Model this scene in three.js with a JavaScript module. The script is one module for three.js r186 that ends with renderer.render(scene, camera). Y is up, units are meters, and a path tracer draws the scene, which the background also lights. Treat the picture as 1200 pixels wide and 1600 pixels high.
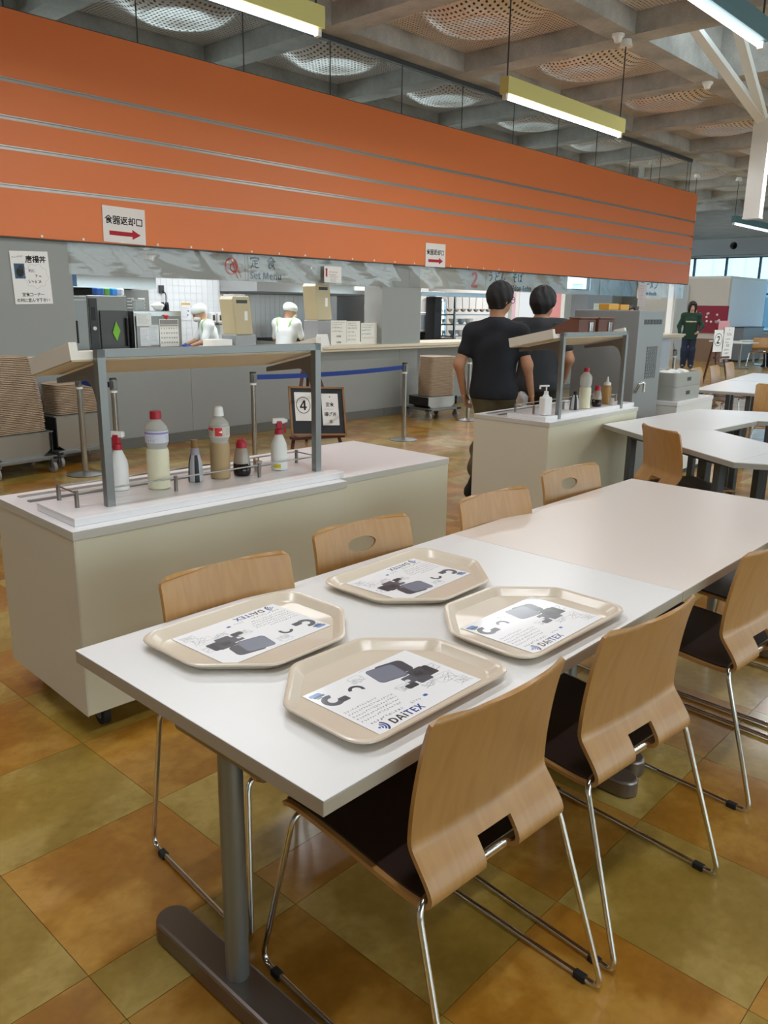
import * as THREE from 'three';
import { mergeGeometries, mergeVertices, toCreasedNormals } from 'three/addons/utils/BufferGeometryUtils.js';
import { FontLoader } from 'three/addons/loaders/FontLoader.js';
import { TextGeometry } from 'three/addons/geometries/TextGeometry.js';
import { RoundedBoxGeometry } from 'three/addons/geometries/RoundedBoxGeometry.js';
import { RectAreaLightUniformsLib } from 'three/addons/lights/RectAreaLightUniformsLib.js';

// ---------------------------------------------------------------- camera, sky, exposure
const scene = new THREE.Scene();
const camera = new THREE.PerspectiveCamera(64.88, 0.75, 0.05, 200);
camera.position.set(0, 1.564, 0);
camera.up.set(0.17221, 0.96862, -0.17923);
camera.lookAt(0.7120, 1.564 - 0.24813, -0.65688);
scene.add(camera);
scene.background = new THREE.Color().setRGB(2.6, 2.95, 3.15);          // bright overcast sky outside the windows
const renderer = new THREE.WebGLRenderer({ antialias: true });
renderer.toneMapping = THREE.LinearToneMapping;
renderer.toneMappingExposure = 1.6;
renderer.shadowMap.enabled = true;
RectAreaLightUniformsLib.init();
const TUBE_RADIANCE = 34;                                              // ceiling fluorescent fixtures
const KITCHEN_RADIANCE = 34;

// ---------------------------------------------------------------- helpers
let seed = 7;
const rnd = () => { seed = (seed * 1664525 + 1013904223) >>> 0; return seed / 4294967296; };
const rr = (a, b) => a + (b - a) * rnd();
const V = (x, y, z) => new THREE.Vector3(x, y, z);
const used = new Map();
function numbered(n) { const k = used.get(n) || 0; used.set(n, k + 1); return k ? n + '_' + String(k).padStart(3, '0') : n; }
function shade(o) { o.traverse((m) => { if (m.isMesh) { m.castShadow = true; m.receiveShadow = true; } }); return o; }
function tag(o, label, category, group, kind) {
  if (label) o.userData.label = label; if (category) o.userData.category = category;
  if (group) o.userData.group = group; if (kind) o.userData.kind = kind; return o;
}
function thing(name, label, category, pos = [0, 0, 0], turn = 0, group) {
  const o = new THREE.Group(); o.name = numbered(name); o.position.set(...pos); o.rotation.y = turn; scene.add(o);
  return tag(o, label, category, group);
}
function struct(name, pos = [0, 0, 0]) { const o = thing(name, null, null, pos); o.userData.kind = 'structure'; return o; }
function part(parent, name, geo, mat, label) {
  const m = new THREE.Mesh(geo, mat); m.name = name; m.castShadow = m.receiveShadow = true; parent.add(m);
  if (label) m.userData.label = label; return m;
}
function one(name, geo, mat, label, category, pos = [0, 0, 0], turn = 0, group) {
  const m = part(scene, numbered(name), geo, mat); m.position.set(...pos); m.rotation.y = turn; return tag(m, label, category, group);
}
function copy(src, label, pos, turn = 0, group) {
  const o = src.clone(); o.name = numbered(src.name.replace(/_\d{3}$/, '')); o.position.set(...pos); o.rotation.y = turn; scene.add(o);
  o.userData = { ...src.userData }; return tag(o, label, null, group);
}
// geometry
function flat(g) { const n = g.index ? g.toNonIndexed() : g; for (const k of Object.keys(n.attributes)) if (!['position', 'normal', 'uv'].includes(k)) n.deleteAttribute(k); if (!n.attributes.uv) n.setAttribute('uv', new THREE.BufferAttribute(new Float32Array(n.attributes.position.count * 2), 2)); return n; }
const mg = (...gs) => mergeGeometries(gs.flat().map(flat));
function box(w, h, d, x = 0, y = 0, z = 0, r = 0, rx = 0, ry = 0, rz = 0) {
  const g = r ? new RoundedBoxGeometry(w, h, d, 2, Math.min(r, w / 2.01, h / 2.01, d / 2.01)) : new THREE.BoxGeometry(w, h, d);
  if (rx) g.rotateX(rx); if (rz) g.rotateZ(rz); if (ry) g.rotateY(ry); return g.translate(x, y, z);
}
const bb = (x0, x1, y0, y1, z0, z1, r = 0) => box(x1 - x0, y1 - y0, z1 - z0, (x0 + x1) / 2, (y0 + y1) / 2, (z0 + z1) / 2, r);
const cyl = (r0, r1, h, x = 0, y = 0, z = 0, n = 20) => new THREE.CylinderGeometry(r0, r1, h, n).translate(x, y, z);
const lathe = (pts, n = 28, x = 0, y = 0, z = 0) => new THREE.LatheGeometry(pts.map((p) => new THREE.Vector2(p[0], p[1])), n).translate(x, y, z);
function rod(a, b, r, n = 10) { const A = V(...a), B = V(...b), d = B.clone().sub(A), g = new THREE.CylinderGeometry(r, r, d.length(), n); g.applyQuaternion(new THREE.Quaternion().setFromUnitVectors(V(0, 1, 0), d.normalize())); const m = A.add(B).multiplyScalar(0.5); return g.translate(m.x, m.y, m.z); }
function bar(a, b, w, h) { const A = V(...a), B = V(...b), d = B.clone().sub(A), L = d.length(), g = new THREE.BoxGeometry(w, L, h); g.applyQuaternion(new THREE.Quaternion().setFromUnitVectors(V(0, 1, 0), d.normalize())); const m = A.add(B).multiplyScalar(0.5); return g.translate(m.x, m.y, m.z); }
// bent tube: straight runs joined by rounded corners
function pipe(pts, r, fil = 0.04, radial = 10) {
  const P = pts.map((p) => V(...p)), path = new THREE.CurvePath(); let cur = P[0], n = 0;
  for (let i = 1; i < P.length; i++) {
    if (i < P.length - 1) {
      const a = P[i].clone().sub(cur).normalize(), b = P[i + 1].clone().sub(P[i]).normalize(), f = Math.min(fil, P[i].distanceTo(cur) * 0.49, P[i].distanceTo(P[i + 1]) * 0.49);
      const s = P[i].clone().addScaledVector(a, -f), e = P[i].clone().addScaledVector(b, f);
      path.add(new THREE.LineCurve3(cur, s)); path.add(new THREE.QuadraticBezierCurve3(s, P[i], e)); cur = e; n += 7;
    } else path.add(new THREE.LineCurve3(cur, P[i]));
  }
  const pos = []; path.curves.forEach((c, k) => { const m = c.isLineCurve3 ? 1 : 6; for (let j = k ? 1 : 0; j <= m; j++) pos.push(c.getPoint(j / m)); });
  class Poly extends THREE.Curve { getPoint(t) { const u = t * (pos.length - 1), i = Math.min(pos.length - 2, Math.floor(u)); return pos[i].clone().lerp(pos[i + 1], u - i); } getPointAt(t) { return this.getPoint(t); } getTangentAt(t) { return this.getTangent(t); } getTangent(t) { const u = t * (pos.length - 1), i = Math.min(pos.length - 1, Math.round(u)), a = pos[Math.max(0, i - 1)], b = pos[Math.min(pos.length - 1, i + 1)]; return b.clone().sub(a).normalize(); } }
  return new THREE.TubeGeometry(new Poly(), pos.length - 1, r, radial, false);
}
const ext = (shape, depth, bevel = 0, seg = 10) => new THREE.ExtrudeGeometry(shape, { depth, bevelEnabled: bevel > 0, bevelSize: bevel, bevelThickness: bevel, bevelSegments: 2, curveSegments: seg });
const poly = (pts) => { const s = new THREE.Shape(); pts.forEach((p, i) => (i ? s.lineTo(p[0], p[1]) : s.moveTo(p[0], p[1]))); s.closePath(); return s; };
// uv in metres from the position, along the axis that each face points to
function meterUV(g, s = 1, ou = 0, ov = 0) {
  g = g.index ? g.toNonIndexed() : g; const p = g.attributes.position, uv = new Float32Array(p.count * 2), a = V(), b = V(), c = V();
  for (let i = 0; i < p.count; i += 3) {
    a.fromBufferAttribute(p, i); b.fromBufferAttribute(p, i + 1); c.fromBufferAttribute(p, i + 2);
    const n = b.clone().sub(a).cross(c.clone().sub(a)), ax = Math.abs(n.x), ay = Math.abs(n.y), az = Math.abs(n.z);
    [a, b, c].forEach((q, k) => { const [u, v] = ay >= ax && ay >= az ? [q.x, q.z] : ax >= az ? [q.z, q.y] : [q.x, q.y]; uv[(i + k) * 2] = u * s + ou; uv[(i + k) * 2 + 1] = v * s + ov; });
  }
  g.setAttribute('uv', new THREE.BufferAttribute(uv, 2)); return g;
}
// ---------------------------------------------------------------- textures
function lattice(n, sd) { let s = sd; const a = new Float32Array(n * n); for (let i = 0; i < a.length; i++) { s = (s * 1103515245 + 12345) & 0x7fffffff; a[i] = s / 0x7fffffff; } return a; }
function fbm(size, f0, oct, sd, sx = 1, sy = 1) {
  const out = new Float32Array(size * size); let amp = 1, tot = 0;
  for (let o = 0; o < oct; o++) {
    const nx = Math.max(1, Math.round(f0 * sx * 2 ** o)), ny = Math.max(1, Math.round(f0 * sy * 2 ** o)), L = lattice(Math.max(nx, ny), sd + o * 77), N = Math.max(nx, ny);
    for (let y = 0; y < size; y++) {
      const v = (y / size) * ny, j = Math.floor(v), fy = v - j, ty = fy * fy * (3 - 2 * fy);
      for (let x = 0; x < size; x++) {
        const u = (x / size) * nx, i = Math.floor(u), fx = u - i, tx = fx * fx * (3 - 2 * fx), i1 = (i + 1) % nx, j1 = (j + 1) % ny;
        out[y * size + x] += amp * ((L[j * N + i] * (1 - tx) + L[j * N + i1] * tx) * (1 - ty) + (L[j1 * N + i] * (1 - tx) + L[j1 * N + i1] * tx) * ty);
      }
    }
    tot += amp; amp *= 0.55;
  }
  for (let i = 0; i < out.length; i++) out[i] /= tot; return out;
}
function dataTex(size, fn, srgb = true) {
  const d = new Uint8Array(size * size * 4);
  for (let i = 0; i < size * size; i++) { const c = fn(i, i % size, Math.floor(i / size)); d[i * 4] = c[0]; d[i * 4 + 1] = c[1]; d[i * 4 + 2] = c[2]; d[i * 4 + 3] = 255; }
  const t = new THREE.DataTexture(d, size, size); t.wrapS = t.wrapT = THREE.RepeatWrapping; t.magFilter = THREE.LinearFilter; t.minFilter = THREE.LinearMipmapLinearFilter; t.generateMipmaps = true;
  if (srgb) t.colorSpace = THREE.SRGBColorSpace; t.needsUpdate = true; return t;
}
const cl = (v) => Math.max(0, Math.min(255, v));
const mixc = (a, b, t) => a.map((v, i) => cl(v + (b[i] - v) * t));
function marble(base, light, dark, sd) {
  const n1 = fbm(512, 6, 6, sd, 1, 1), n2 = fbm(512, 14, 4, sd + 5, 1, 1.8), n3 = fbm(512, 40, 2, sd + 9);
  return dataTex(512, (i) => { const s = THREE.MathUtils.smoothstep, a = s(n1[i], 0.38, 0.68), v = Math.pow(1 - Math.min(1, Math.abs(n2[i] - 0.5) * 9), 2); let c = mixc(base, light, a * 0.75); c = mixc(c, dark, (1 - a) * 0.35 + v * 0.16); return c.map((q) => cl(q + (n3[i] - 0.5) * 18)); });
}
function woodTex(base, dark, sd, stretch = 14) {
  const n1 = fbm(512, 3, 4, sd, stretch / 3, 0.7), n2 = fbm(512, 24, 3, sd + 3, 3, 0.35), n3 = fbm(512, 2, 3, sd + 8);
  return dataTex(512, (i, x) => { const ring = 0.5 + 0.5 * Math.sin((n1[i] * 9 + n3[i] * 5) * 3.1); return mixc(base, dark, ring * 0.34 + (n2[i] - 0.5) * 0.35 + 0.1); });
}
function concreteTex(base, sd) { const a = fbm(512, 3, 6, sd), b = fbm(512, 60, 2, sd + 4); return dataTex(512, (i) => base.map((q) => cl(q * (0.8 + a[i] * 0.4) + (b[i] - 0.5) * 16))); }
function bumpTex(size, f, oct, sd, sx = 1, sy = 1) { const a = fbm(size, f, oct, sd, sx, sy); return dataTex(size, (i) => [a[i] * 255, a[i] * 255, a[i] * 255], false); }
function canvasTex(w, h, draw) {
  const c = document.createElement('canvas'); c.width = w; c.height = h; const g = c.getContext('2d'); g.fillStyle = '#fff'; g.fillRect(0, 0, w, h); draw(g, w, h);
  const t = new THREE.CanvasTexture(c); t.colorSpace = THREE.SRGBColorSpace; t.anisotropy = 8; return t;
}
const S = (hex, rough = 0.5, o = {}) => new THREE.MeshStandardMaterial({ color: hex, roughness: rough, ...o });
const Ph = (hex, rough = 0.5, o = {}) => new THREE.MeshPhysicalMaterial({ color: hex, roughness: rough, ...o });
// brush-written Japanese characters as strokes on a 100 x 100 square
const KANA = {
  食: '50,2 5,38;50,2 95,38;50,26 50,36;25,38 75,38;25,38 25,92;75,38 75,62;25,50 75,50;25,62 75,62;25,92 52,84;48,62 92,95;82,66 62,80',
  定: '50,2 50,14;10,14 90,14;10,14 10,30;90,14 90,30;22,38 78,38;50,38 50,88;50,60 80,60;28,54 22,80 5,96;20,78 45,90 95,92',
  器: '8,5 40,5 40,30 8,30 8,5;60,5 92,5 92,30 60,30 60,5;5,48 95,48;50,34 50,48 30,62 5,70;50,48 70,62 95,70;12,72 40,72 40,96 12,96 12,72;60,72 88,72 88,96 60,96 60,72',
  返: '38,8 92,8;40,8 38,50 28,72;42,28 85,28 60,60 40,74;48,34 88,72;10,8 20,18;5,38 20,38 20,76;5,92 20,78 40,90 95,92',
  却: '5,28 50,28;28,5 28,50;2,50 54,50;28,50 8,86 48,82;40,66 52,92;62,12 92,12 92,70 82,66;62,12 62,98',
  口: '12,15 88,15 88,90 12,90 12,15',
  唐: '50,0 50,12;12,12 92,12;14,12 12,60 2,96;28,26 82,26 82,50;22,38 94,38;28,50 82,50;54,18 54,62;34,66 80,66 80,94 34,94 34,66',
  揚: '2,24 36,24;20,2 20,90 10,84;2,62 36,50;48,4 88,4 88,38 48,38 48,4;48,20 88,20;40,50 96,50;52,50 40,70;48,64 92,64 86,94 76,90;62,66 46,92;76,66 60,94',
  丼: '5,25 95,25;5,62 95,62;34,5 34,60 14,96;68,5 68,96;50,42 54,48',
  コ: '15,20 85,20 85,85;10,85 85,85', ー: '8,50 92,50', ナ: '5,35 95,35;55,5 52,55 20,95', ラ: '20,15 80,15;10,42 88,42 75,72 40,95', メ: '80,8 55,60 12,92;25,35 80,80', ン: '12,15 35,30;12,90 55,78 92,25',
  の: '52,18 40,78 20,80 10,55 25,28 52,16 80,25 90,52 76,78 58,88', 列: '5,10 55,10;28,10 8,55;22,34 50,34 34,72 6,94;18,52 32,64;68,18 68,70;90,5 90,92 80,88',
  に: '15,10 10,50 16,92;40,28 85,26;38,70 50,84 90,80', 並: '30,2 40,16;70,2 60,16;10,22 90,22;38,22 38,88;62,22 62,88;18,40 26,66;82,40 74,66;4,90 96,90',
  ん: '50,8 10,92 30,55 48,58 55,85 72,85 92,55', で: '8,20 88,18 50,42 48,75 75,92;70,50 78,62;84,44 92,56', 下: '5,10 95,10;50,10 50,96;55,36 80,54', さ: '12,32 88,26;38,5 70,60;70,62 30,58 22,80 45,92 75,88', い: '12,18 16,70 32,80;75,25 90,65',
  う: '35,6 65,14;18,40 65,34 78,55 60,80 35,96', ど: '28,8 42,48;82,36 30,56 22,80 45,92 85,88;72,8 80,20;86,4 94,16', '・': '48,48 52,52', そ: '25,12 75,10 20,46 90,42;60,46 40,65 45,88 75,92', ば: '14,10 10,50 16,92;38,30 80,28;62,8 62,80 45,90 38,78 55,72 82,88;82,6 88,16;92,2 98,12', げ: '14,10 10,50 18,90;40,30 82,28;64,8 66,60 48,94;82,6 88,16;92,2 98,12',
};
function jp(g, text, x, y, size, color = '#111', weight = 0.1, gap = 0.06) {
  g.strokeStyle = color; g.lineWidth = size * weight; g.lineCap = 'round'; g.lineJoin = 'round';
  for (const ch of text) {
    for (const st of (KANA[ch] || '').split(';')) { if (!st) continue; g.beginPath(); st.split(' ').forEach((p, i) => { const [a, b] = p.split(',').map(Number), X = x + (a / 100) * size, Y = y + (b / 100) * size; i ? g.lineTo(X, Y) : g.moveTo(X, Y); }); g.stroke(); }
    x += size * (1 + gap);
  }
}
function jpV(g, text, x, y, size, color, weight) { for (const ch of text) { jp(g, ch, x, y, size, color, weight); y += size * 1.15; } }
// lines of writing too small to read
function lines(g, x, y, w, size, rows, color = '#333', step = 1.6) {
  g.strokeStyle = color; g.lineWidth = Math.max(1, size * 0.12);
  for (let r = 0; r < rows; r++) { const n = Math.floor((w * rr(0.7, 1)) / (size * 1.1)); for (let k = 0; k < n; k++) { const X = x + k * size * 1.1, Y = y + r * size * step; g.beginPath(); for (let q = 0; q < 3; q++) { g.moveTo(X + rr(0, size * 0.4), Y + rr(0, size)); g.lineTo(X + rr(size * 0.4, size * 0.9), Y + rr(0, size)); } g.stroke(); } }
}
// ---------------------------------------------------------------- materials
const texWood = woodTex([206, 158, 96], [186, 134, 74], 11), texWoodDark = woodTex([192, 142, 92], [150, 102, 58], 23);
const texConc = concreteTex([172, 170, 166], 31), texWave = bumpTex(256, 3, 3, 41, 1, 1), texFine = bumpTex(256, 40, 2, 43);
const texSmudge = bumpTex(512, 5, 5, 47);
const texOchre = marble([188, 134, 44], [212, 164, 78], [160, 104, 22], 101), texOlive = marble([188, 158, 74], [210, 184, 106], [156, 126, 46], 202);
const M = {
  wood: Ph(0xe6e2dc, 0.38, { map: texWood, clearcoat: 0.25, clearcoatRoughness: 0.3 }), woodDark: S(0xffffff, 0.5, { map: texWoodDark }),
  seatPad: Ph(0x2b1a15, 0.42, { clearcoat: 0.3, clearcoatRoughness: 0.35 }),
  chrome: S(0xd8d8d6, 0.12, { metalness: 1 }), steel: S(0xb4b4b0, 0.32, { metalness: 1, roughnessMap: null }), steelDull: S(0x8d8f8d, 0.45, { metalness: 0.85 }), footSteel: S(0x8b827c, 0.36, { metalness: 0.9 }),
  black: S(0x17171a, 0.5), blackRubber: S(0x1d1c1c, 0.7), darkGrey: S(0x3c3e40, 0.5),
  tableTop: Ph(0xf1f0ee, 0.3, { clearcoat: 0.25, clearcoatRoughness: 0.25 }), tableTopWarmSheen: Ph(0xeee2d8, 0.3, { clearcoat: 0.25, clearcoatRoughness: 0.25 }), tableEdge: S(0xada18f, 0.45), tableEdgeGrey: S(0xa8a49c, 0.45), legGrey: S(0x55585a, 0.5, { metalness: 0.4 }),  // warm table top has a pinkish reflection put into its colour
  cream: S(0xe0d9bf, 0.5), creamEnd: S(0xd9d2c0, 0.5), laminate: Ph(0xefecec, 0.35, { clearcoat: 0.3, clearcoatRoughness: 0.2 }), laminateEdge: S(0xcdc8bc, 0.5),
  boardWhite: S(0xe4ddd0, 0.45), boardPly: S(0xd2bd98, 0.6),
  greyWall: S(0x9a9c98, 0.55), greyBand: Ph(0xa2a29e, 0.3), baseboard: S(0x6c6c66, 0.6), counter: Ph(0xe3d6bd, 0.4),
  orange: Ph(0xe67c3c, 0.48, { bumpMap: texFine, bumpScale: 0.0003 }), channel: S(0xa59c94, 0.35, { metalness: 0.6 }),
  conc: S(0xffffff, 0.85, { map: texConc }), concLight: S(0xdfe0e2, 0.85, { map: texConc }), white: S(0xe9e9e6, 0.5), whiteGloss: Ph(0xf2f2ee, 0.2), wallWhite: S(0xdfdcd6, 0.7),
  glass: new THREE.MeshPhysicalMaterial({ color: 0xf2f6f6, roughness: 0.02, transmission: 1, thickness: 0, ior: 1.5 }),
  smokeGlass: new THREE.MeshPhysicalMaterial({ color: 0xf0f0ee, roughness: 0.03, transmission: 1, thickness: 0, ior: 1.5 }),
  acrylic: new THREE.MeshPhysicalMaterial({ color: 0xf4f4f2, roughness: 0.04, transmission: 1, thickness: 0, ior: 1.5, bumpMap: texWave, bumpScale: 0.003 }),
  tube: new THREE.MeshStandardMaterial({ color: 0xffffff, emissive: 0xffffff, emissiveIntensity: 3.2 }),
  yellow: S(0xe0d78a, 0.5), teal: S(0x587c86, 0.5), tray: Ph(0xe4d5c0, 0.3, { clearcoat: 0.5, clearcoatRoughness: 0.18, bumpMap: texSmudge, bumpScale: 0.0006 }),
  trayStack: S(0xcdb79e, 0.45), blueBelt: S(0x1d3f8f, 0.7), red: S(0xb01f30, 0.4), paper: S(0xf3f1ee, 0.8), board: S(0x23272a, 0.6), brownWood: S(0x5a2f22, 0.5),
  clearPlastic: Ph(0xf0efe8, 0.18, { transmission: 0.55, thickness: 0 }), whitePlastic: Ph(0xf0efeb, 0.35), greyCrate: S(0xa4a69e, 0.6), fridge: S(0x8f918f, 0.45, { metalness: 0.2 }),
  stainless: S(0xb9bab8, 0.22, { metalness: 1 }), ovenDark: S(0x8b8b87, 0.4, { metalness: 0.5 }), ovenDoor: S(0x4c4c4a, 0.35, { metalness: 0.3 }), beige: Ph(0xc6b893, 0.4), kitchenTile: Ph(0xeaeef0, 0.2), kitchenGrey: S(0x9da2a6, 0.6),
};
M.laminate.map = null;

// ---------------------------------------------------------------- the setting: floor of marbled linoleum tiles
const X0 = -7, X1 = 29.5, Z0 = -15, Z1 = 9.5, CEIL = 4.75;
{
  const floor = struct('floor');
  part(floor, 'floor_slab', bb(X0, X1, -0.25, -0.003, Z0, Z1), S(0x6e5326, 0.7));
  const zs = []; for (let z = -0.4; z < Z1; z += 0.503) zs.unshift([z, z + 0.503]); zs.push([-0.905, -0.4], [-1.41, -0.905], [-1.585, -1.41]);
  for (let z = -1.585; z > Z0 + 0.5; z -= 0.5015) zs.push([z - 0.5015, z]);
  const r0 = zs.findIndex((q) => q[0] === -1.41);
  const camM = () => { camera.updateMatrixWorld(true); camera.updateProjectionMatrix(); }; camM();
  const tiles = [];
  zs.forEach(([a, b], k) => { for (let i = -15; i < 58; i++) { const x = 0.7 + i * 0.5; if (x < X0 || x + 0.5 > X1) continue; const cx = x + 0.25, cz = (a + b) / 2, near = Math.hypot(cx, cz); const ahead = cx * 0.735 - cz * 0.678, side = Math.abs(cx * 0.678 + cz * 0.735); tiles.push({ x, a, b, ochre: (i + k - r0) % 2 === 0, shown: ahead > 0.5 && side < ahead * 0.56 + 0.45 && !(cz < -8.2 && cx < 18.7), near, rank: near }); } });
  tiles.sort((p, q) => (q.shown - p.shown) || p.rank - q.rank);
  const mats = [true, false].map((o) => [0xefefef, 0xe6e2dc, 0xf2ede4].map((c) => Ph(c, 0.36, { map: o ? texOchre : texOlive, clearcoat: 0.55, clearcoatRoughness: 0.16, bumpMap: texSmudge, bumpScale: 0.0004 })));
  const cache = new Map(), gap = 0.0009;
  const geo = (d, v) => { const key = d.toFixed(3) + v; if (!cache.has(key)) cache.set(key, meterUV(bb(gap, 0.5 - gap, -0.003, 0, gap, d - gap), 1, v * 0.237, v * 0.61)); return cache.get(key); };
  const rest = [[], []];
  tiles.forEach((t, k) => {
    const v = Math.floor(rnd() * 5), d = t.b - t.a;
    if (k < 290) { const m = part(floor, numbered('floor_tile'), geo(d, v), mats[t.ochre ? 0 : 1][Math.floor(rnd() * 3)]); m.position.set(t.x, 0, t.a); }
    else rest[t.ochre ? 0 : 1].push(geo(d, v).clone().translate(t.x, 0, t.a));
  });
  rest.forEach((r, i) => { part(floor, i ? 'olive_tiles' : 'ochre_tiles', mergeGeometries(r), mats[i][0]).userData.kind = 'stuff'; });
}
// ---------------------------------------------------------------- ceiling: concrete beams, perforated panels with a round dish in each cell
const GP = 2.56, gx = (i) => 10.05 + GP * i, gz = (j) => -5.32 + GP * j;
{
  const ceil = struct('ceiling');
  { // slab with an unseen skylight over each open coffer, placed to light it
    const za = gz(0) + 0.5, zb = gz(1) - 0.5, sl = (a, b, c, d) => part(ceil, 'ceiling_slab', bb(a, b, 5.75, 5.95, c, d), M.conc); sl(X0, X1, Z0, za); sl(X0, X1, zb, Z1); let a = X0; for (const i of [0, 4]) { sl(a, gx(i) + 0.5, za, zb); a = gx(i + 1) - 0.5; part(ceil, 'unseen_skylight_pane', bb(gx(i) + 0.5, a, 5.9, 5.902, za, zb), M.glass); } sl(a, X1, za, zb);
  }
  const bw = 0.17, beamMat = M.conc;
  for (let i = -6; i <= 7; i++) part(ceil, 'cross_beam', meterUV(bb(gx(i) - bw, gx(i) + bw, CEIL, 5.75, Z0, Z1)), beamMat);
  for (let j = -3; j <= 5; j++) part(ceil, 'long_beam', meterUV(bb(X0, X1, CEIL + 0.004, 5.75, gz(j) - bw, gz(j) + bw)), beamMat);
  const holes = (n, rad, sz) => { const t = dataTex(sz, (i, x, y) => { const c = sz / n, dx = ((x % c) - c / 2) / c, dy = ((y % c) - c / 2) / c; const v = dx * dx + dy * dy < rad * rad ? 0 : 255; return [v, v, v]; }, false); return t; };
  const hA = holes(4, 0.26, 128), mPlate = Ph(0xeadfd6, 0.34, { alphaMap: hA, alphaTest: 0.5, side: THREE.DoubleSide, clearcoat: 0.4, clearcoatRoughness: 0.15 }), hB = holes(4, 0.24, 128), mDish = Ph(0xeadfd6, 0.3, { alphaMap: hB, alphaTest: 0.5, side: THREE.DoubleSide, clearcoat: 0.4, clearcoatRoughness: 0.15 });
  const half = GP / 2 - bw - 0.01, rd = 0.74, N = 72;
  const grid = (rings, pt, uvs) => { const p = [], uv = [], ix = []; for (let j = 0; j <= rings; j++) for (let i = 0; i <= N; i++) { const q = pt((i / N) * Math.PI * 2, j / rings); p.push(q[0], q[1], q[2]); uv.push(q[0] * uvs, q[2] * uvs); } for (let j = 0; j < rings; j++) for (let i = 0; i < N; i++) { const a = j * (N + 1) + i, b = a + N + 1; ix.push(a, b, a + 1, b, b + 1, a + 1); } const g = new THREE.BufferGeometry(); g.setAttribute('position', new THREE.Float32BufferAttribute(p, 3)); g.setAttribute('uv', new THREE.Float32BufferAttribute(uv, 2)); g.setIndex(ix); g.computeVertexNormals(); return g; };
  const sm = THREE.MathUtils.smoothstep, prof = (r) => -0.15 * (1 - sm(r, 0.42, 0.86)) + 0.02 * (1 - sm(r, 0, 0.5));
  const plate = grid(8, (a, t) => { const c = Math.cos(a), s = Math.sin(a), R = half / Math.max(Math.abs(c), Math.abs(s)), r = rd + (R - rd) * t; return [c * r, prof(r), s * r]; }, 1 / 0.19);
  const dish = grid(10, (a, t) => { const r = rd * t; return [Math.cos(a) * r, prof(r), Math.sin(a) * r]; }, 1 / 0.26);
  for (let i = -4; i < 7; i++) for (let j = -3; j < 3; j++) {
    if ((i === 0 && j === 0) || (i === 4 && j === 0)) continue;                             // open coffers without a panel
    const a = part(ceil, 'ceiling_panel', plate, mPlate), b = part(ceil, 'ceiling_dish', dish, mDish), x = gx(i) + GP / 2, z = gz(j) + GP / 2;
    a.position.set(x, CEIL + 0.24, z); b.position.set(x, CEIL + 0.24, z);
  }
}
// ---------------------------------------------------------------- outer walls
function wallWithHoles(name, along, lo, hi, at, thick, holes, mat, top = 5.95) {
  // along 'x' or 'z'; holes = [[a0, a1, y0, y1], ...] with distinct a ranges
  const w = struct(name), put = (a, b, y0, y1) => { if (b - a > 1e-3 && y1 - y0 > 1e-3) part(w, 'wall_section', along === 'x' ? bb(a, b, y0, y1, at, at + thick) : bb(at, at + thick, y0, y1, a, b), mat); };
  let a = lo; for (const [h0, h1, y0, y1] of holes) { put(a, h0, 0, top); put(h0, h1, 0, y0); put(h0, h1, y1, top); a = h1; } put(a, hi, 0, top); return w;
}
const winFrame = S(0x3b4550, 0.5, { metalness: 0.3 });
const tinted = new THREE.MeshPhysicalMaterial({ color: 0xb2c6d0, roughness: 0.02, transmission: 1, thickness: 0, ior: 1.5 });   // bluish tint put in to dim the bright sky behind the far windows
function windowUnit(name, along, a0, a1, y0, y1, at, cols, rows, tint) {
  const w = struct(name), geo = [], t = 0.06, place = (p0, p1, q0, q1, d = 0.05) => (along === 'x' ? bb(p0, p1, q0, q1, at - d, at + d) : bb(at - d, at + d, q0, q1, p0, p1));
  for (let i = 0; i <= cols; i++) { const p = a0 + ((a1 - a0) * i) / cols; geo.push(place(Math.max(a0, p - t / 2), Math.min(a1, p + t / 2), y0, y1)); }
  for (let j = 0; j <= rows; j++) { const q = y0 + ((y1 - y0) * j) / rows; geo.push(place(a0, a1, Math.max(y0, q - t / 2), Math.min(y1, q + t / 2))); }
  part(w, 'window_frame', mg(geo), winFrame);
  for (let i = 0; i < cols; i++) for (let j = 0; j < rows; j++) part(w, 'pane', place(a0 + ((a1 - a0) * i) / cols, a0 + ((a1 - a0) * (i + 1)) / cols, y0 + ((y1 - y0) * j) / rows, y0 + ((y1 - y0) * (j + 1)) / rows, 0.001), tint || M.glass);
}
wallWithHoles('wall_left', 'z', Z0, Z1, X0 - 0.3, 0.3, [], M.wallWhite);
wallWithHoles('wall_rear', 'x', X0, X1, Z1, 0.3, [[-4, 4.9, 0.9, 4.3], [6, 16.9, 0.9, 4.3], [18, 28.5, 0.9, 4.3]], M.wallWhite);
windowUnit('window_1', 'x', -4, 4.9, 0.9, 4.3, Z1 + 0.1, 6, 2); windowUnit('window_2', 'x', 6, 16.9, 0.9, 4.3, Z1 + 0.1, 7, 2); windowUnit('window_3', 'x', 18, 28.5, 0.9, 4.3, Z1 + 0.1, 7, 2);  // windows out of view, placed to light the hall from behind the camera
wallWithHoles('wall_far', 'z', Z0, Z1, X1, 0.3, [[-13.5, 8, 0.9, 3.36]], M.conc);
windowUnit('window_4', 'z', -13.5, 8, 0.9, 3.36, X1 + 0.1, 19, 2, tinted);
wallWithHoles('wall_front', 'x', X0, X1, Z0 - 0.3, 0.3, [[-5, 27, 2.2, 4.6]], M.wallWhite);
windowUnit('window_5', 'x', -5, 27, 2.2, 4.6, Z0 - 0.1, 16, 1);  // unseen window, placed to light the ceiling behind the glass barrier
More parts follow.
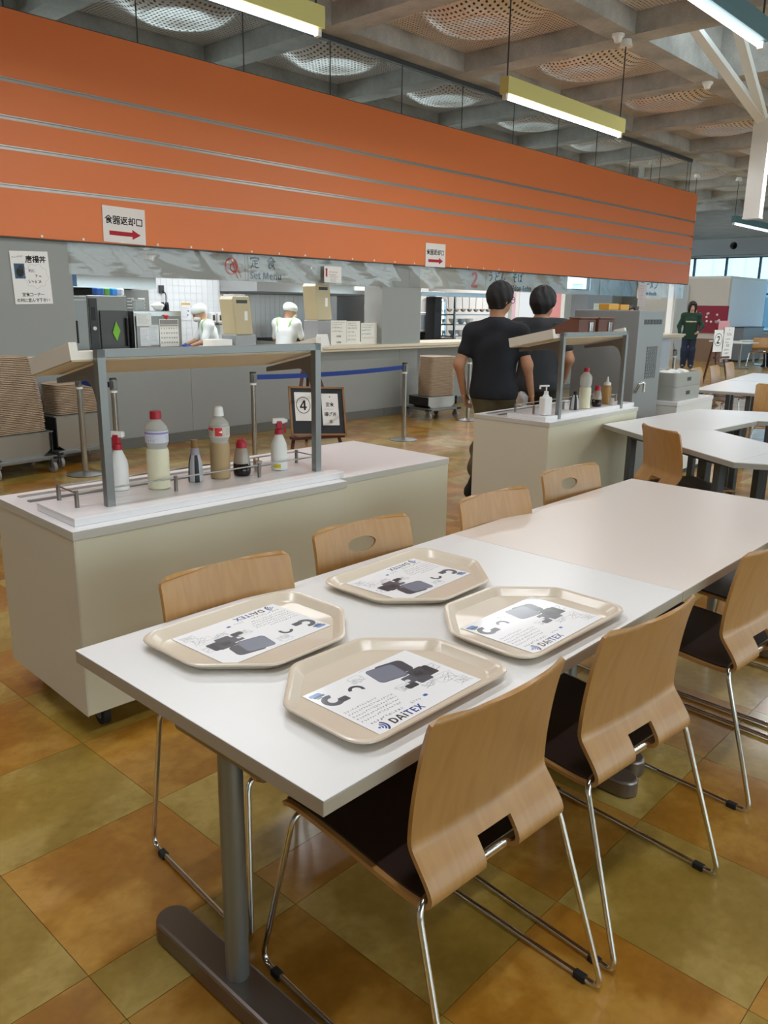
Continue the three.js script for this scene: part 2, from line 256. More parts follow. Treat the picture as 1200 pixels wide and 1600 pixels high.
// concrete transfer beam with a round duct hole above the far windows
{
  const t = struct('trim_1'); const s = poly([[-14, 0], [8, 0], [8, 0.52], [-14, 0.52]]); const h = new THREE.Path(); h.absarc(-10.7, 0.29, 0.12, 0, Math.PI * 2, true); s.holes.push(h);
  part(t, 'concrete_beam', ext(s, 0.3, 0, 20).rotateY(-Math.PI / 2).translate(28.9, 3.38, 0), S(0x8d9092, 0.8)); part(t, 'duct', cyl(0.13, 0.13, 0.04, 0, 0, 0).rotateZ(Math.PI / 2).translate(28.93, 3.67, -10.7), M.black);
  t.rotation.y = 0;
}
// buildings and ground outside
one('outside_ground', bb(29.9, 80, -0.4, -0.3, -60, 60), S(0x9fa6a2, 0.9), 'pale paved ground outside the far windows', 'ground').userData.kind = 'structure';
{
  const b = thing('office_building', 'pale building outside, beyond the far windows', 'building', [48, -0.3, -14]);
  part(b, 'wall', bb(0, 8, 0, 3.4, -14, 3), S(0xaebfca, 0.8)); const g = []; for (let k = 0; k < 9; k++) part(b, 'window', bb(-0.03, 0, 1.0, 2.6, -13.3 + k * 1.8, -12.1 + k * 1.8), S(0x6f8796, 0.3)); part(b, 'roof_edge', bb(-0.1, 8, 3.4, 3.6, -14.1, 3.1), S(0xc4cdd2, 0.8));
}
// ---------------------------------------------------------------- serving wall
const ZW = -8.0, OB = 2.14, OT = 4.075, OXE = 18.75, OXS = X0 + 0.02;
{
  const w = struct('wall_serving');
  // low wall of grey panels below the counter
  for (let x = 5.36 - 1.8 * 7; x < 9.3; x += 1.8) { const a = Math.max(OXS, x), b = Math.min(9.36, x + 1.8); if (b > a) part(w, 'wall_panel', bb(a + 0.0015, b - 0.0015, 0.1, 0.958, ZW - 0.12, ZW, 0.002), M.greyWall); }
  part(w, 'wall_core', mg(bb(OXS, 9.355, 0, 0.97, ZW - 0.3, ZW - 0.122), bb(9.352, 9.36, 0.0, 0.97, ZW - 0.4, ZW - 0.122)), M.greyWall);
  for (let x = 9.36; x < 18.4; x += 1.82) part(w, 'wall_panel', bb(x + 0.0015, Math.min(18.45, x + 1.82) - 0.0015, 0.1, 0.97, ZW - 0.5, ZW - 0.36, 0.002), M.greyWall);
  // tall grey wall left of the hatch, pillars between the hatches
  part(w, 'tall_wall', bb(OXS, 4.02, 1.036, 2.14, ZW - 0.12, ZW - 0.001), M.greyWall); part(w, 'pillar', bb(8.57, 9.41, 1.036, 1.83, ZW - 0.35, ZW - 0.002), M.greyWall);
  part(w, 'pillar', bb(14.5, 15.5, 1.036, 1.83, ZW - 0.45, ZW - 0.1), S(0x8f979f, 0.6)); part(w, 'end_post', bb(18.55, 18.68, 1.036, 2.14, ZW - 0.3, ZW - 0.17, 0.005), M.white);
  part(w, 'counter_end', bb(17.2, 18.5, 0, 0.96, ZW - 0.62, ZW - 0.1), S(0xc2cad6, 0.5));  // whitish blue reflection put into the base colour
  // header behind the acrylic strip, split into panels
  for (const [a, b] of [[4.02, 6.2], [6.2, 9.41], [9.41, 11.05], [11.05, 13.6]]) part(w, 'header_panel', bb(a + 0.002, b - 0.002, 1.825, 2.14, ZW - 0.06, ZW - 0.03), a > 9 ? S(0xb9b8b2, 0.5) : M.greyBand);
  part(w, 'fascia_back', bb(OXS, OXE, OB, OT - 0.03, ZW - 0.25, ZW - 0.02), S(0x8a8178, 0.7));
  // orange boards with grey channels between
  const edges = [OB, 2.578, 2.906, 3.166, 3.482, OT].map((y, i) => y), ys = [2.14, 2.585, 2.915, 3.172, 3.49, 4.075];
  for (let i = 0; i < 5; i++) part(w, 'orange_board', bb(OXS, OXE, ys[i] + (i ? 0.02 : 0), ys[i + 1] - (i < 4 ? 0.02 : 0), ZW - 0.02, ZW + 0.05, 0.004), M.orange);
  for (let i = 1; i < 5; i++) part(w, 'channel_strip', mg(bb(OXS, OXE, ys[i] - 0.02, ys[i] + 0.02, ZW - 0.02, ZW + 0.03), bb(OXS, OXE, ys[i] + 0.008, ys[i] + 0.02, ZW + 0.03, ZW + 0.048)), M.channel);
  part(w, 'end_cap', bb(OXE, OXE + 0.03, OB, OT, ZW - 0.25, ZW + 0.05), M.orange);
  part(w, 'bottom_trim', bb(OXS, OXE, OB - 0.012, OB, ZW - 0.02, ZW + 0.05), S(0x4b4038, 0.6));
  for (let x = 3.3; x < 12; x += 0.42) part(w, 'screw_cap', cyl(0.012, 0.012, 0.008, 0, 0, 0, 10).rotateX(Math.PI / 2).translate(x, OB + 0.02, ZW + 0.054), M.whitePlastic);
  // smoke barrier of clear panes above the fascia
  part(w, 'barrier_rail', mg(bb(OXS, 18.4, 4.69, CEIL + 0.002, ZW - 0.03, ZW + 0.03), bb(OXS, 18.4, OT - 0.03, OT + 0.012, ZW - 0.03, ZW + 0.03)), M.darkGrey);
  for (let x = 4.88 - 1.33 * 8, k = 0; x < 18.3; x += 1.333, k++) { const a = Math.max(OXS, x), b = Math.min(18.4, x + 1.333); if (b - a > 0.05) { part(w, 'glass_pane', bb(a + 0.006, b - 0.006, OT, 4.7, ZW - 0.001, ZW + 0.001), M.smokeGlass); part(w, 'pane_joint', bb(b - 0.006, b + 0.006, OT, 4.7, ZW - 0.004, ZW + 0.004), M.darkGrey); } }
  // acrylic strips hanging below the fascia
  for (const [a, b] of [[3.98, 6.2], [6.2, 9.1], [9.1, 11.05], [11.05, 12.9], [12.9, 14.7], [14.7, 16.4], [16.4, 18.6]]) { const g = new THREE.PlaneGeometry(b - a - 0.006, 0.33, 40, 6), p = g.attributes.position; for (let i = 0; i < p.count; i++) p.setZ(i, 0.012 * Math.sin(p.getX(i) * 2.3 + a * 5) + 0.006 * Math.sin(p.getX(i) * 6.1 + p.getY(i) * 9 + a)); g.computeVertexNormals(); g.translate((a + b) / 2, 1.985, ZW + 0.03); part(w, 'acrylic_sheet', g, M.acrylic); }
  part(w, 'control_box', bb(16.2, 16.32, OT, OT + 0.28, ZW - 0.12, ZW - 0.05), M.white);
}
{ const b = struct('baseboard_serving'); for (let x = OXS; x < 9.36; x += 1.2) part(b, 'baseboard', bb(x + 0.001, Math.min(9.37, x + 1.2) - 0.001, 0, 0.115, ZW - 0.1, ZW + 0.018, 0.004), M.baseboard); for (let x = 9.37; x < 17.2; x += 1.2) part(b, 'baseboard', bb(x + 0.001, x + 1.199, 0, 0.1, ZW - 0.42, ZW - 0.345, 0.004), M.baseboard); }
{
  const c = thing('serving_counter', 'long cream serving counter under the orange fascia', 'counter', [0, 0, 0]);
  part(c, 'countertop', bb(OXS, 18.7, 0.995, 1.036, ZW - 0.62, ZW + 0.15, 0.008), M.counter); part(c, 'counter_apron', bb(OXS, 18.68, 0.96, 0.994, ZW - 0.6, ZW + 0.12, 0.006), M.counter);
}
// ---------------------------------------------------------------- kitchen shell behind the hatches
{
  const k = struct('wall_kitchen');
  part(k, 'kitchen_wall', mg(bb(3.2, 12.6, 0, 2.8, -10.75, -10.52), bb(12.6, 18.6, 0, 2.8, -11.3, -11.1), bb(12.4, 12.6, 0, 2.8, -11.3, -10.6)), M.wallWhite);
  part(k, 'side_wall', mg(bb(3.0, 3.2, 0, 2.8, -11, ZW - 0.3), bb(13.0, 13.12, 0, 2.8, -11.1, -8.9)), M.wallWhite);
  part(k, 'dividing_wall', bb(10.1, 10.2, 0, 2.8, -10.6, -9.7), M.kitchenGrey);
  const t = []; for (let x = 4.6; x < 10.1; x += 0.1) for (let y = 0.6; y < 2.15; y += 0.1) t.push(box(0.0965, 0.0965, 0.008, x + 0.05, y + 0.05, -10.516)); part(k, 'wall_tiles', mg(t), M.kitchenTile).userData.kind = 'stuff';
  part(k, 'pale_panel', bb(13.13, 18.4, 0.9, 2.7, -11.1, -11.06), S(0xc9ced2, 0.6));
}
{ const k = struct('ceiling_kitchen'); part(k, 'roof_slab', bb(2.9, 18.6, 2.8, 2.95, -11.3, ZW - 0.25), M.white); }  // roof out of view, kept white to bounce light up to the ceiling
function rectLamp(x, y, z, w, d, radiance, color = 0xffffff) { const l = new THREE.RectAreaLight(color, radiance, w, d); l.position.set(x, y, z); l.rotation.x = -Math.PI / 2; scene.add(l); return l; }
for (const [i, x] of [5.3, 7.6, 9.6, 11.8, 15.5, 17.4].entries()) {  // lamps out of view, placed to light the kitchen
  const f = thing('unseen_kitchen_lamp', `unseen white ceiling lamp inside the kitchen, ${['first', 'second', 'third', 'fourth', 'fifth', 'sixth'][i]} along the hatches`, 'lamp', [x, 2.8, -9.3], 0, 'unseen kitchen ceiling lamps');
  part(f, 'housing', bb(-0.62, 0.62, -0.06, 0, -0.12, 0.12, 0.01), M.white); part(f, 'diffuser', bb(-0.58, 0.58, -0.075, -0.06, -0.1, 0.1), M.tube);
  rectLamp(x, 2.72, -9.3, 1.16, 0.2, KITCHEN_RADIANCE, 0xf4f8ff).name = 'unseen_kitchen_light';
}
// ---------------------------------------------------------------- hanging fluorescent fixtures of the hall
function fixture(xl, z, body, label, group) {
  const L = 2.56, f = thing('pendant_light', label, 'light', [xl, 0, z], 0, group);
  part(f, 'housing', mg(bb(0, L, 3.7, 3.86, -0.055, 0.055, 0.004)), body);
  part(f, 'lamp_tube', mg(cyl(0.022, 0.022, L - 0.12, 0, 0, 0, 14).rotateZ(Math.PI / 2).translate(L / 2, 3.672, 0)), M.tube);
  for (const x of [0.03, L - 0.03]) part(f, 'lamp_holder', bb(x - 0.02, x + 0.02, 3.645, 3.7, -0.025, 0.025, 0.004), M.whitePlastic);
  for (const x of [0.05, L - 0.05]) { part(f, 'suspension_cord', cyl(0.008, 0.008, CEIL - 3.86, x, (CEIL + 3.86) / 2, 0, 8), M.darkGrey); part(f, 'ceiling_rose', cyl(0.06, 0.08, 0.08, x, CEIL - 0.04, 0, 14), M.whitePlastic); }
  rectLamp(xl + L / 2, 3.64, z, L - 0.12, 0.09, TUBE_RADIANCE, 0xf6faff).name = 'pendant_light_lamp';
}
const row = ['nearest the serving wall, over the condiment bench', 'in the middle of the row by the orange wall', 'further along the orange wall', 'fourth along the orange wall'];
fixture(gx(-3), gz(0), M.yellow, 'yellow hanging fluorescent light at the upper edge, above the orange wall', 'hanging fluorescent lights');
fixture(gx(-1), gz(0), M.yellow, 'yellow hanging fluorescent light in full view on two cords', 'hanging fluorescent lights');
fixture(21.45, -8.1, M.teal, 'teal hanging fluorescent light far back beside the white forked lamp', 'hanging fluorescent lights');
fixture(gx(-2), gz(1), M.teal, 'teal hanging fluorescent light in the upper corner', 'hanging fluorescent lights');
fixture(gx(0), gz(1), M.yellow, 'unseen yellow hanging light over the hexagonal tables', 'hanging fluorescent lights');  // out of view, lights the hexagonal tables
fixture(gx(2), gz(1), M.teal, 'unseen teal hanging light deeper in the hall', 'hanging fluorescent lights');  // out of view, lights the deeper hall
fixture(17.9, -8.7, M.yellow, 'distant hanging light just past the end of the orange wall', 'hanging fluorescent lights');
fixture(gx(-4), gz(2), M.yellow, 'unseen yellow hanging light behind the viewer', 'hanging fluorescent lights');  // this and the following lights: out of view, placed to brighten hall and ceiling
fixture(gx(-2), gz(3), M.teal, 'unseen teal hanging light at the window side', 'hanging fluorescent lights');
fixture(gx(0), gz(3), M.yellow, 'unseen yellow hanging light at the window side', 'hanging fluorescent lights');
fixture(gx(-6), gz(1), M.teal, 'unseen teal hanging light at the wall side', 'hanging fluorescent lights');
fixture(gx(-4), gz(1), M.yellow, 'unseen yellow hanging light above the viewer', 'hanging fluorescent lights');
fixture(gx(-1), gz(2), M.yellow, 'unseen yellow hanging light over the window aisle', 'hanging fluorescent lights');
fixture(gx(2), gz(3), M.teal, 'unseen teal hanging light at the far window side', 'hanging fluorescent lights');
fixture(gx(4), gz(1), M.yellow, 'unseen yellow hanging light deepest in the hall', 'hanging fluorescent lights');
// white forked lamp of steel plate hanging in the open coffer
{
  const f = thing('forked_lamp', 'white forked steel lamp hanging from the bare concrete coffer', 'lamp', [11.3, 0, -4.03]);
  part(f, 'stem', mg(bb(-0.07, -0.055, 2.73, 3.9, -0.1, 0.1), bb(0.055, 0.07, 2.73, 3.9, -0.1, 0.1), bb(-0.055, 0.055, 2.73, 3.9, -0.015, 0.015)), M.whiteGloss);
  for (const s of [-1, 1]) { part(f, 'light_strip', cyl(0.02, 0.02, 1.0, 0, 3.3, s * 0.06, 12), M.tube); const l = new THREE.RectAreaLight(0xfffcf2, 8, 0.08, 1.0); l.position.set(11.3, 3.3, -4.03 + s * 0.09); if (s < 0) l.rotation.y = 0; else l.rotation.y = Math.PI; l.name = 'forked_lamp_light'; scene.add(l); }
  part(f, 'bottom_cap', bb(-0.075, 0.075, 2.715, 2.735, -0.105, 0.105), M.whiteGloss);
  part(f, 'arm', bar([0, 3.86, 0], [-1.07, 4.9, -0.64], 0.11, 0.1), M.whiteGloss); part(f, 'arm', bar([0, 3.86, 0], [-0.92, 5.1, -0.24], 0.1, 0.1), M.whiteGloss);
}
for (const [x, z, l] of [[gx(0) - 0.3, gz(0) + 0.02, 'small white smoke detector beside the ceiling crossing over the yellow light'], [gx(1) - 0.1, gz(0), 'small white smoke detector on the beam by the forked lamp']]) { const d = thing('smoke_detector', l, 'detector', [x, CEIL, z]); part(d, 'base', cyl(0.075, 0.075, 0.03, 0, -0.015, 0), M.whitePlastic); part(d, 'sensor', cyl(0.06, 0.035, 0.06, 0, -0.06, 0), M.whitePlastic); }
// ---------------------------------------------------------------- dining tables
function diningTable(x0, x1, z0, z1, h, top, label, poleZ = 0) {
  const t = thing('dining_table', label, 'table', [(x0 + x1) / 2, 0, (z0 + z1) / 2], 0, 'tables pushed together'), L = (x1 - x0) / 2, W = (z1 - z0) / 2;
  part(t, 'tabletop', bb(-L, L, h - 0.003, h, -W, W, 0.0012), top); part(t, 'edge_band', bb(-L, L, h - 0.034, h - 0.0035, -W, W, 0.002), M.tableEdge);
  for (const s of [-1, 1]) {
    const x = s * (L - 0.065);
    part(t, 'pole', new THREE.CylinderGeometry(0.027, 0.027, h - 0.09, 28).translate(x, (h - 0.034 + 0.05) / 2, poleZ), M.steelDull);
    part(t, 'support_arm', mg(bb(x - 0.02, x + 0.03, h - 0.06, h - 0.034, poleZ - 0.24, poleZ + 0.2, 0.004), bb(x - 0.03, x + 0.03, h - 0.085, h - 0.05, poleZ - 0.17, poleZ + 0.15, 0.012)), M.footSteel);
    const fs = new THREE.Shape(), a = 0.036, l = 0.3; fs.moveTo(-a, -l + a); fs.absarc(0, -l + a, a, Math.PI, 2 * Math.PI, false); fs.lineTo(a, l - a); fs.absarc(0, l - a, a, 0, Math.PI, false); fs.closePath();
    part(t, 'foot_bar', ext(fs, 0.042, 0.008, 12).rotateX(-Math.PI / 2).translate(x, 0.012, poleZ), M.footSteel);
    part(t, 'foot_pad', mg(cyl(0.025, 0.025, 0.006, x, 0.003, poleZ + l - 0.06), cyl(0.025, 0.025, 0.006, x, 0.003, poleZ - l + 0.06)), M.blackRubber);
  }
  part(t, 'stretcher', bb(-L + 0.1, L - 0.1, h - 0.075, h - 0.04, -0.02, 0.02), M.legGrey);
  return t;
}
diningTable(0.847, 2.366, -1.823, -0.916, 0.72, M.tableTop, 'bright white dining table carrying the four trays', 0.09);
diningTable(2.369, 3.855, -1.823, -0.916, 0.72, M.tableTopWarmSheen, 'empty white dining table with a pinkish reflection painted into its top, joined to the tray table', 0.05);
// trapezoid tables joined into a hexagonal ring
function trapTable(cx, cz, ang, s, label, group) {
  const t = thing('trapezoid_table', label, 'table', [cx, 0, cz], ang, group), k = s / 2, ap = s * Math.sqrt(3) / 2, g = 0.0015;
  const pts = [[-s / 2 + g, -ap + g], [s / 2 - g, -ap + g], [k / 2 - g, -ap / 2 - g], [-k / 2 + g, -ap / 2 - g]].map(([x, z]) => [x, -z]);
  part(t, 'tabletop', ext(poly(pts), 0.004).rotateX(-Math.PI / 2).translate(0, 0.716, 0), M.tableTop); part(t, 'edge_band', ext(poly(pts), 0.03).rotateX(-Math.PI / 2).translate(0, 0.6855, 0), M.tableEdgeGrey);
  for (const [x, z] of [[-0.52, -ap + 0.1], [0.52, -ap + 0.1], [0.28, -ap / 2 - 0.1], [-0.28, -ap / 2 - 0.1]]) part(t, 'leg', bb(x - 0.03, x + 0.03, 0.005, 0.686, z - 0.025, z + 0.025, 0.006), M.legGrey);
  part(t, 'under_frame', mg(bb(-0.5, 0.5, 0.65, 0.684, -ap + 0.085, -ap + 0.115), bb(-0.27, 0.27, 0.65, 0.684, -ap / 2 - 0.115, -ap / 2 - 0.085)), M.legGrey);
  return t;
}
{
  const hx = 6.27, hz = -1.515, s = 1.55, names = ['white trapezoid table of the hexagonal ring, beside the grey crates', 'white trapezoid table of the hexagonal ring, on its far window side', 'white trapezoid table of the ring, at the outer side', 'white trapezoid table of the ring nearest the window wall', 'white trapezoid table of the ring, nearest the pinkish table', 'white trapezoid table of the hexagonal ring with a chair drawn up to it'];
  for (let i = 0; i < 6; i++) trapTable(hx, hz, -(4 + 60 * i) * Math.PI / 180, s, names[i], 'trapezoid tables of the ring');
}
for (const [x, z, l] of [[8.95, -3.28, 'far white rectangular table, nearer of the two'], [10.5, -3.49, 'far white rectangular table, further of the two']]) {
  const t = thing('rectangular_table', l, 'table', [x, 0, z], 0.137, 'far rectangular tables'); part(t, 'tabletop', bb(0.01, 1.53, 0.69, 0.72, -0.31, 0.31, 0.003), M.tableTop); part(t, 'edge_band', bb(0, 1.54, 0.685, 0.712, -0.318, 0.318), M.tableEdgeGrey);
  for (const [a, b] of [[0.08, -0.25], [0.08, 0.25], [1.46, -0.25], [1.46, 0.25]]) part(t, 'leg', bb(a - 0.025, a + 0.025, 0.005, 0.686, b - 0.025, b + 0.025, 0.005), M.legGrey);
}
// ---------------------------------------------------------------- plywood chairs on chrome sled frames
// A sheet of thickness th over the grid fn(u, v); cells for which cut() holds are left open.
function sheet(fn, nu, nv, th, cut, snap) {
  const P = [], Nn = [];
  for (let j = 0; j <= nv; j++) for (let i = 0; i <= nu; i++) { let u = i / nu, v = j / nv; if (snap) [u, v] = snap(u, v); const e = 1e-3, p = fn(u, v), a = fn(u + e, v).sub(fn(u - e, v)), b = fn(u, v + e).sub(fn(u, v - e)), n = a.cross(b).normalize(); P.push(p); Nn.push(n); }
  const W = nu + 1, open = (i, j) => i < 0 || j < 0 || i >= nu || j >= nv || (cut && cut((i + 0.5) / nu, (j + 0.5) / nv)), pos = [], nor = [], uv = [], ix = [];
  const add = (k, s) => { pos.push(P[k].x + Nn[k].x * s * th / 2, P[k].y + Nn[k].y * s * th / 2, P[k].z + Nn[k].z * s * th / 2); nor.push(Nn[k].x * s, Nn[k].y * s, Nn[k].z * s); uv.push(((k % W) / nu) * 0.45 + s * 0.2, Math.floor(k / W) / nv); };
  for (let k = 0; k < P.length; k++) add(k, 1); for (let k = 0; k < P.length; k++) add(k, -1); const B = P.length;
  const wall = (a, b) => { const o = pos.length / 3, A = P[a], C = P[b], t = C.clone().sub(A).normalize(), n = t.clone().cross(Nn[a]).normalize(); for (const [k, s] of [[a, 1], [b, 1], [b, -1], [a, -1]]) { pos.push(P[k].x + Nn[k].x * s * th / 2, P[k].y + Nn[k].y * s * th / 2, P[k].z + Nn[k].z * s * th / 2); nor.push(n.x, n.y, n.z); uv.push(k / 97, s * 0.01); } ix.push(o, o + 2, o + 1, o, o + 3, o + 2); };
  for (let j = 0; j < nv; j++) for (let i = 0; i < nu; i++) {
    if (open(i, j)) continue; const a = j * W + i, b = a + 1, c = a + W, d = c + 1;
    ix.push(a, b, c, b, d, c, B + a, B + c, B + b, B + b, B + c, B + d);
    if (open(i, j - 1)) wall(a, b); if (open(i + 1, j)) wall(b, d); if (open(i, j + 1)) wall(d, c); if (open(i - 1, j)) wall(c, a);
  }
  const g = new THREE.BufferGeometry(); g.setAttribute('position', new THREE.Float32BufferAttribute(pos, 3)); g.setAttribute('normal', new THREE.Float32BufferAttribute(nor, 3)); g.setAttribute('uv', new THREE.Float32BufferAttribute(uv, 2)); g.setIndex(ix); return g;
}
// side profile of the shell, from the seat's front lip over the bend to the top of the back: [z forward, y]
const PROF = [[0.475, 0.425], [0.46, 0.437], [0.42, 0.445], [0.3, 0.443], [0.18, 0.436], [0.09, 0.432], [0.035, 0.434], [0.004, 0.444], [-0.002, 0.463], [0.012, 0.49], [0.035, 0.522], [0.05, 0.548], [0.049, 0.58], [0.036, 0.65], [0.01, 0.75], [-0.015, 0.832]];
const profC = new THREE.SplineCurve(PROF.map((p) => new THREE.Vector2(p[0], p[1]))); profC.arcLengthDivisions = 800;
const BEND = (() => { let b = 0, m = 9; for (let i = 0; i <= 400; i++) { const p = profC.getPointAt(i / 400); if (p.y < 0.6 && p.x < m) { m = p.x; b = i / 400; } } return b; })();
function makeChair(kind, pad = M.seatPad) {
  const shellFn = (v0, v1) => (u, v) => {
    const s = Math.max(0, Math.min(1, v0 + (v1 - v0) * v)), p = profC.getPointAt(s), x = u * 2 - 1, back = THREE.MathUtils.smoothstep(s, BEND, 1), seat = 1 - THREE.MathUtils.smoothstep(s, 0, BEND);
    let w = 0.222 - 0.006 * back - 0.004 * seat; const r = 0.022, top = (1 - s) * 0.97; if (top < r) w -= r - Math.sqrt(Math.max(0, r * r - (r - top) * (r - top))); const fr = s * 0.97; if (fr < r) w -= r - Math.sqrt(Math.max(0, r * r - (r - fr) * (r - fr)));
    return V(x * w, p.y + 0.006 * seat * x * x, p.x + 0.03 * back * x * x);
  };
  const o = new THREE.Group();
  const nv = 84, nu = 40, cutSlot = (u, v) => Math.abs(u - 0.5) < 0.125 && v > BEND - 0.045 && v < BEND + 0.062;
  const hc = 0.915, hu = 0.145, hv = 0.034, cutOval = (u, v) => { const a = (u - 0.5) / hu, b = (v - hc) / (v < hc ? hv : hv * 0.7); return a * a + b * b < 1; };
  const snapOval = (u, v) => { const a = (u - 0.5) / hu, b = (v - hc) / (v < hc ? hv : hv * 0.7), d = Math.sqrt(a * a + b * b); if (d > 0.8 && d < 1.22) { return [0.5 + (u - 0.5) / d, hc + (v - hc) / d]; } return [u, v]; };
  const hole = kind === 'handle';
  part(o, 'shell', sheet(shellFn(0, 1), hole ? 60 : nu, hole ? 120 : nv, 0.011, (u, v) => cutSlot(u, v) || (hole && cutOval(u, v)), hole ? snapOval : null), M.wood);
  const padFn = shellFn(0.015, BEND - 0.05); part(o, 'seat_pad', sheet((u, v) => { const p = padFn(0.03 + u * 0.94, v); p.y += 0.008; return p; }, 12, 16, 0.006), pad);
  const rz = kind === 'handle' || kind === 'plain_far' ? -0.02 : -0.125;
  for (const s of [-1, 1]) {
    part(o, 'sled_leg', pipe([[s * 0.16, 0.452, 0.022], [s * 0.235, 0.452, 0.018], [s * 0.262, 0.0105, rz], [s * 0.262, 0.0105, 0.5], [s * 0.215, 0.425, 0.43], [s * 0.05, 0.425, 0.43]], 0.0075, 0.038, 12), M.chrome);
    for (const q of [rz + 0.06, 0.44]) part(o, 'glide', box(0.02, 0.018, 0.032, s * 0.262, 0.0092, q, 0.003), M.blackRubber);
  }
  part(o, 'cross_bar', rod([-0.165, 0.452, 0.022], [0.165, 0.452, 0.022], 0.009, 14), M.chrome); part(o, 'cross_bar', rod([-0.06, 0.425, 0.43], [0.06, 0.425, 0.43], 0.0062), M.chrome);
  return o;
}
const chairKinds = { plain: makeChair('plain'), handle: makeChair('handle'), plain_far: makeChair('plain_far') };
function chair(kind, x, z, turn, label, group) {
  const o = chairKinds[kind].clone(); o.name = numbered('plywood_chair'); o.position.set(x, 0, z); o.rotation.y = turn; scene.add(o); return tag(o, label, 'chair', group);
}
const PI = Math.PI, NEAR = 'chairs at the tray table row', FAR = 'chairs at the far tables';
chair('plain', 1.25, -0.805, PI - 0.05, 'plywood chair seen from behind, nearest, below the front tray', NEAR);
chair('plain', 1.845, -0.768, PI - 0.09, 'plywood chair seen from behind, second along the tray table', NEAR);
chair('plain', 2.735, -0.765, PI - 0.08, 'plywood chair seen from behind, third, at the pinkish table', NEAR);
chair('plain', 3.36, -0.79, PI - 0.05, 'plywood chair mostly hidden, only its dark seat shows beside the third chair', NEAR);
chair('plain_far', 1.325, -1.85, -0.08, 'plywood chair with plain back across the table, behind the tray at the end', NEAR);
chair('handle', 1.935, -1.9, -0.1, 'plywood chair with oval handle hole, behind the tray table', NEAR);
chair('plain_far', 2.65, -1.85, -0.09, 'plywood chair with plain back, behind the near end of the pinkish table', NEAR);
chair('handle', 3.36, -1.915, -0.12, 'plywood chair with oval handle hole, behind the pinkish table', NEAR);
chair('plain', 4.96, -2.2, Math.atan2(0.83, 0.55), 'plywood chair drawn up to the hexagonal table ring, dark seat showing', FAR);
chair('plain', 8.95, -2.72, -1.2, 'plywood chair at the right border, between the hexagonal ring and the far tables', FAR);
chair('plain', 9.75, -4.15, 0.15, 'plywood chair behind the far rectangular tables, nearest the crates', FAR);
chair('plain', 10.6, -4.28, 0.1, 'plywood chair behind the far rectangular tables, second from the crates', FAR);
chair('plain', 11.25, -4.3, 0.1, 'plywood chair behind the far rectangular tables, third from the crates', FAR);
chair('plain', 12.2, -4.45, 0.1, 'plywood chair behind the far rectangular tables, fourth from the crates', FAR);
chair('plain', 24.6, -8.1, -1.4, 'distant chair with a dark jacket over its back', FAR);
// ---------------------------------------------------------------- trays
function trayOutline(ins, w = 0.51, d = 0.385, ch = 0.142) {
  const W = w / 2, D = d / 2, pts = [[-W, D, 0.055], [W, D, 0.055], [W, -D + ch, 0.022], [W - ch, -D, 0.022], [-W + ch, -D, 0.022], [-W, -D + ch, 0.022]], n = pts.length, L = [];
  for (let i = 0; i < n; i++) { const a = pts[i], b = pts[(i + 1) % n], dx = b[0] - a[0], dz = b[1] - a[1], l = Math.hypot(dx, dz); L.push([dx / l, dz / l, a[0] + dz / l * ins * 1, a[1] - dx / l * ins * 1]); }
  const out = []; const cor = [];
  for (let i = 0; i < n; i++) { const p = L[(i + n - 1) % n], q = L[i], det = p[0] * q[1] - p[1] * q[0], t = ((q[2] - p[2]) * q[1] - (q[3] - p[3]) * q[0]) / det; cor.push([p[2] + p[0] * t, p[3] + p[1] * t]); }
  for (let i = 0; i < n; i++) { const c = cor[i], r = pts[i][2] * 1.2, p = L[(i + n - 1) % n], q = L[i]; for (let k = 0; k <= 6; k++) { const t = k / 6, s = [c[0] - p[0] * r, c[1] - p[1] * r], e = [c[0] + q[0] * r, c[1] + q[1] * r]; out.push([(1 - t) ** 2 * s[0] + 2 * t * (1 - t) * c[0] + t * t * e[0], (1 - t) ** 2 * s[1] + 2 * t * (1 - t) * c[1] + t * t * e[1]]); } }
  return out;
}
function trayGeo(rings) {
  const pos = [], ix = [], uv = [], R = rings.map(([ins, y]) => trayOutline(ins).map((p) => [p[0], y, p[1]])), n = R[0].length;
  R.forEach((r) => r.forEach((p) => { pos.push(...p); uv.push(p[0], p[2]); }));
  for (let j = 0; j < R.length - 1; j++) for (let i = 0; i < n; i++) { const a = j * n + i, b = j * n + (i + 1) % n; ix.push(a, a + n, b, b, a + n, b + n); }
  const cap = (j, up) => { const c = pos.length / 3; pos.push(0, R[j][0][1], 0.03); uv.push(0, 0); for (let i = 0; i < n; i++) { const a = j * n + i, b = j * n + (i + 1) % n; up ? ix.push(c, a, b) : ix.push(c, b, a); } };
  cap(0, true); cap(R.length - 1, false);
  let g = new THREE.BufferGeometry(); g.setAttribute('position', new THREE.Float32BufferAttribute(pos, 3)); g.setAttribute('uv', new THREE.Float32BufferAttribute(uv, 2)); g.setIndex(ix); g = toCreasedNormals(g, 0.42); return g;
}
const signArea = (() => { const o = trayOutline(0); let s = 0; o.forEach((p, i) => { const q = o[(i + 1) % o.length]; s += p[0] * q[1] - q[0] * p[1]; }); return s; })(), IN = trayOutline(0.02)[10][0] < trayOutline(0)[10][0] ? 1 : -1;
const RINGS = [[0.034, 0.005], [0.032, 0.0055], [0.029, 0.008], [0.0165, 0.0225], [0.0145, 0.0245], [0.011, 0.0262], [0.005, 0.0268], [0.001, 0.025], [0, 0.0215], [0.003, 0.0195], [0.011, 0.017], [0.026, 0.002], [0.032, 0]].map(([a, b]) => [a * IN, b]);
const trayG = trayGeo(RINGS), stackG = trayGeo([[0.03, 0.005], [0.012, 0.0152], [0, 0.0155], [0, 0.0105], [0.02, 0.0]].map(([a, b]) => [a * IN, b]));
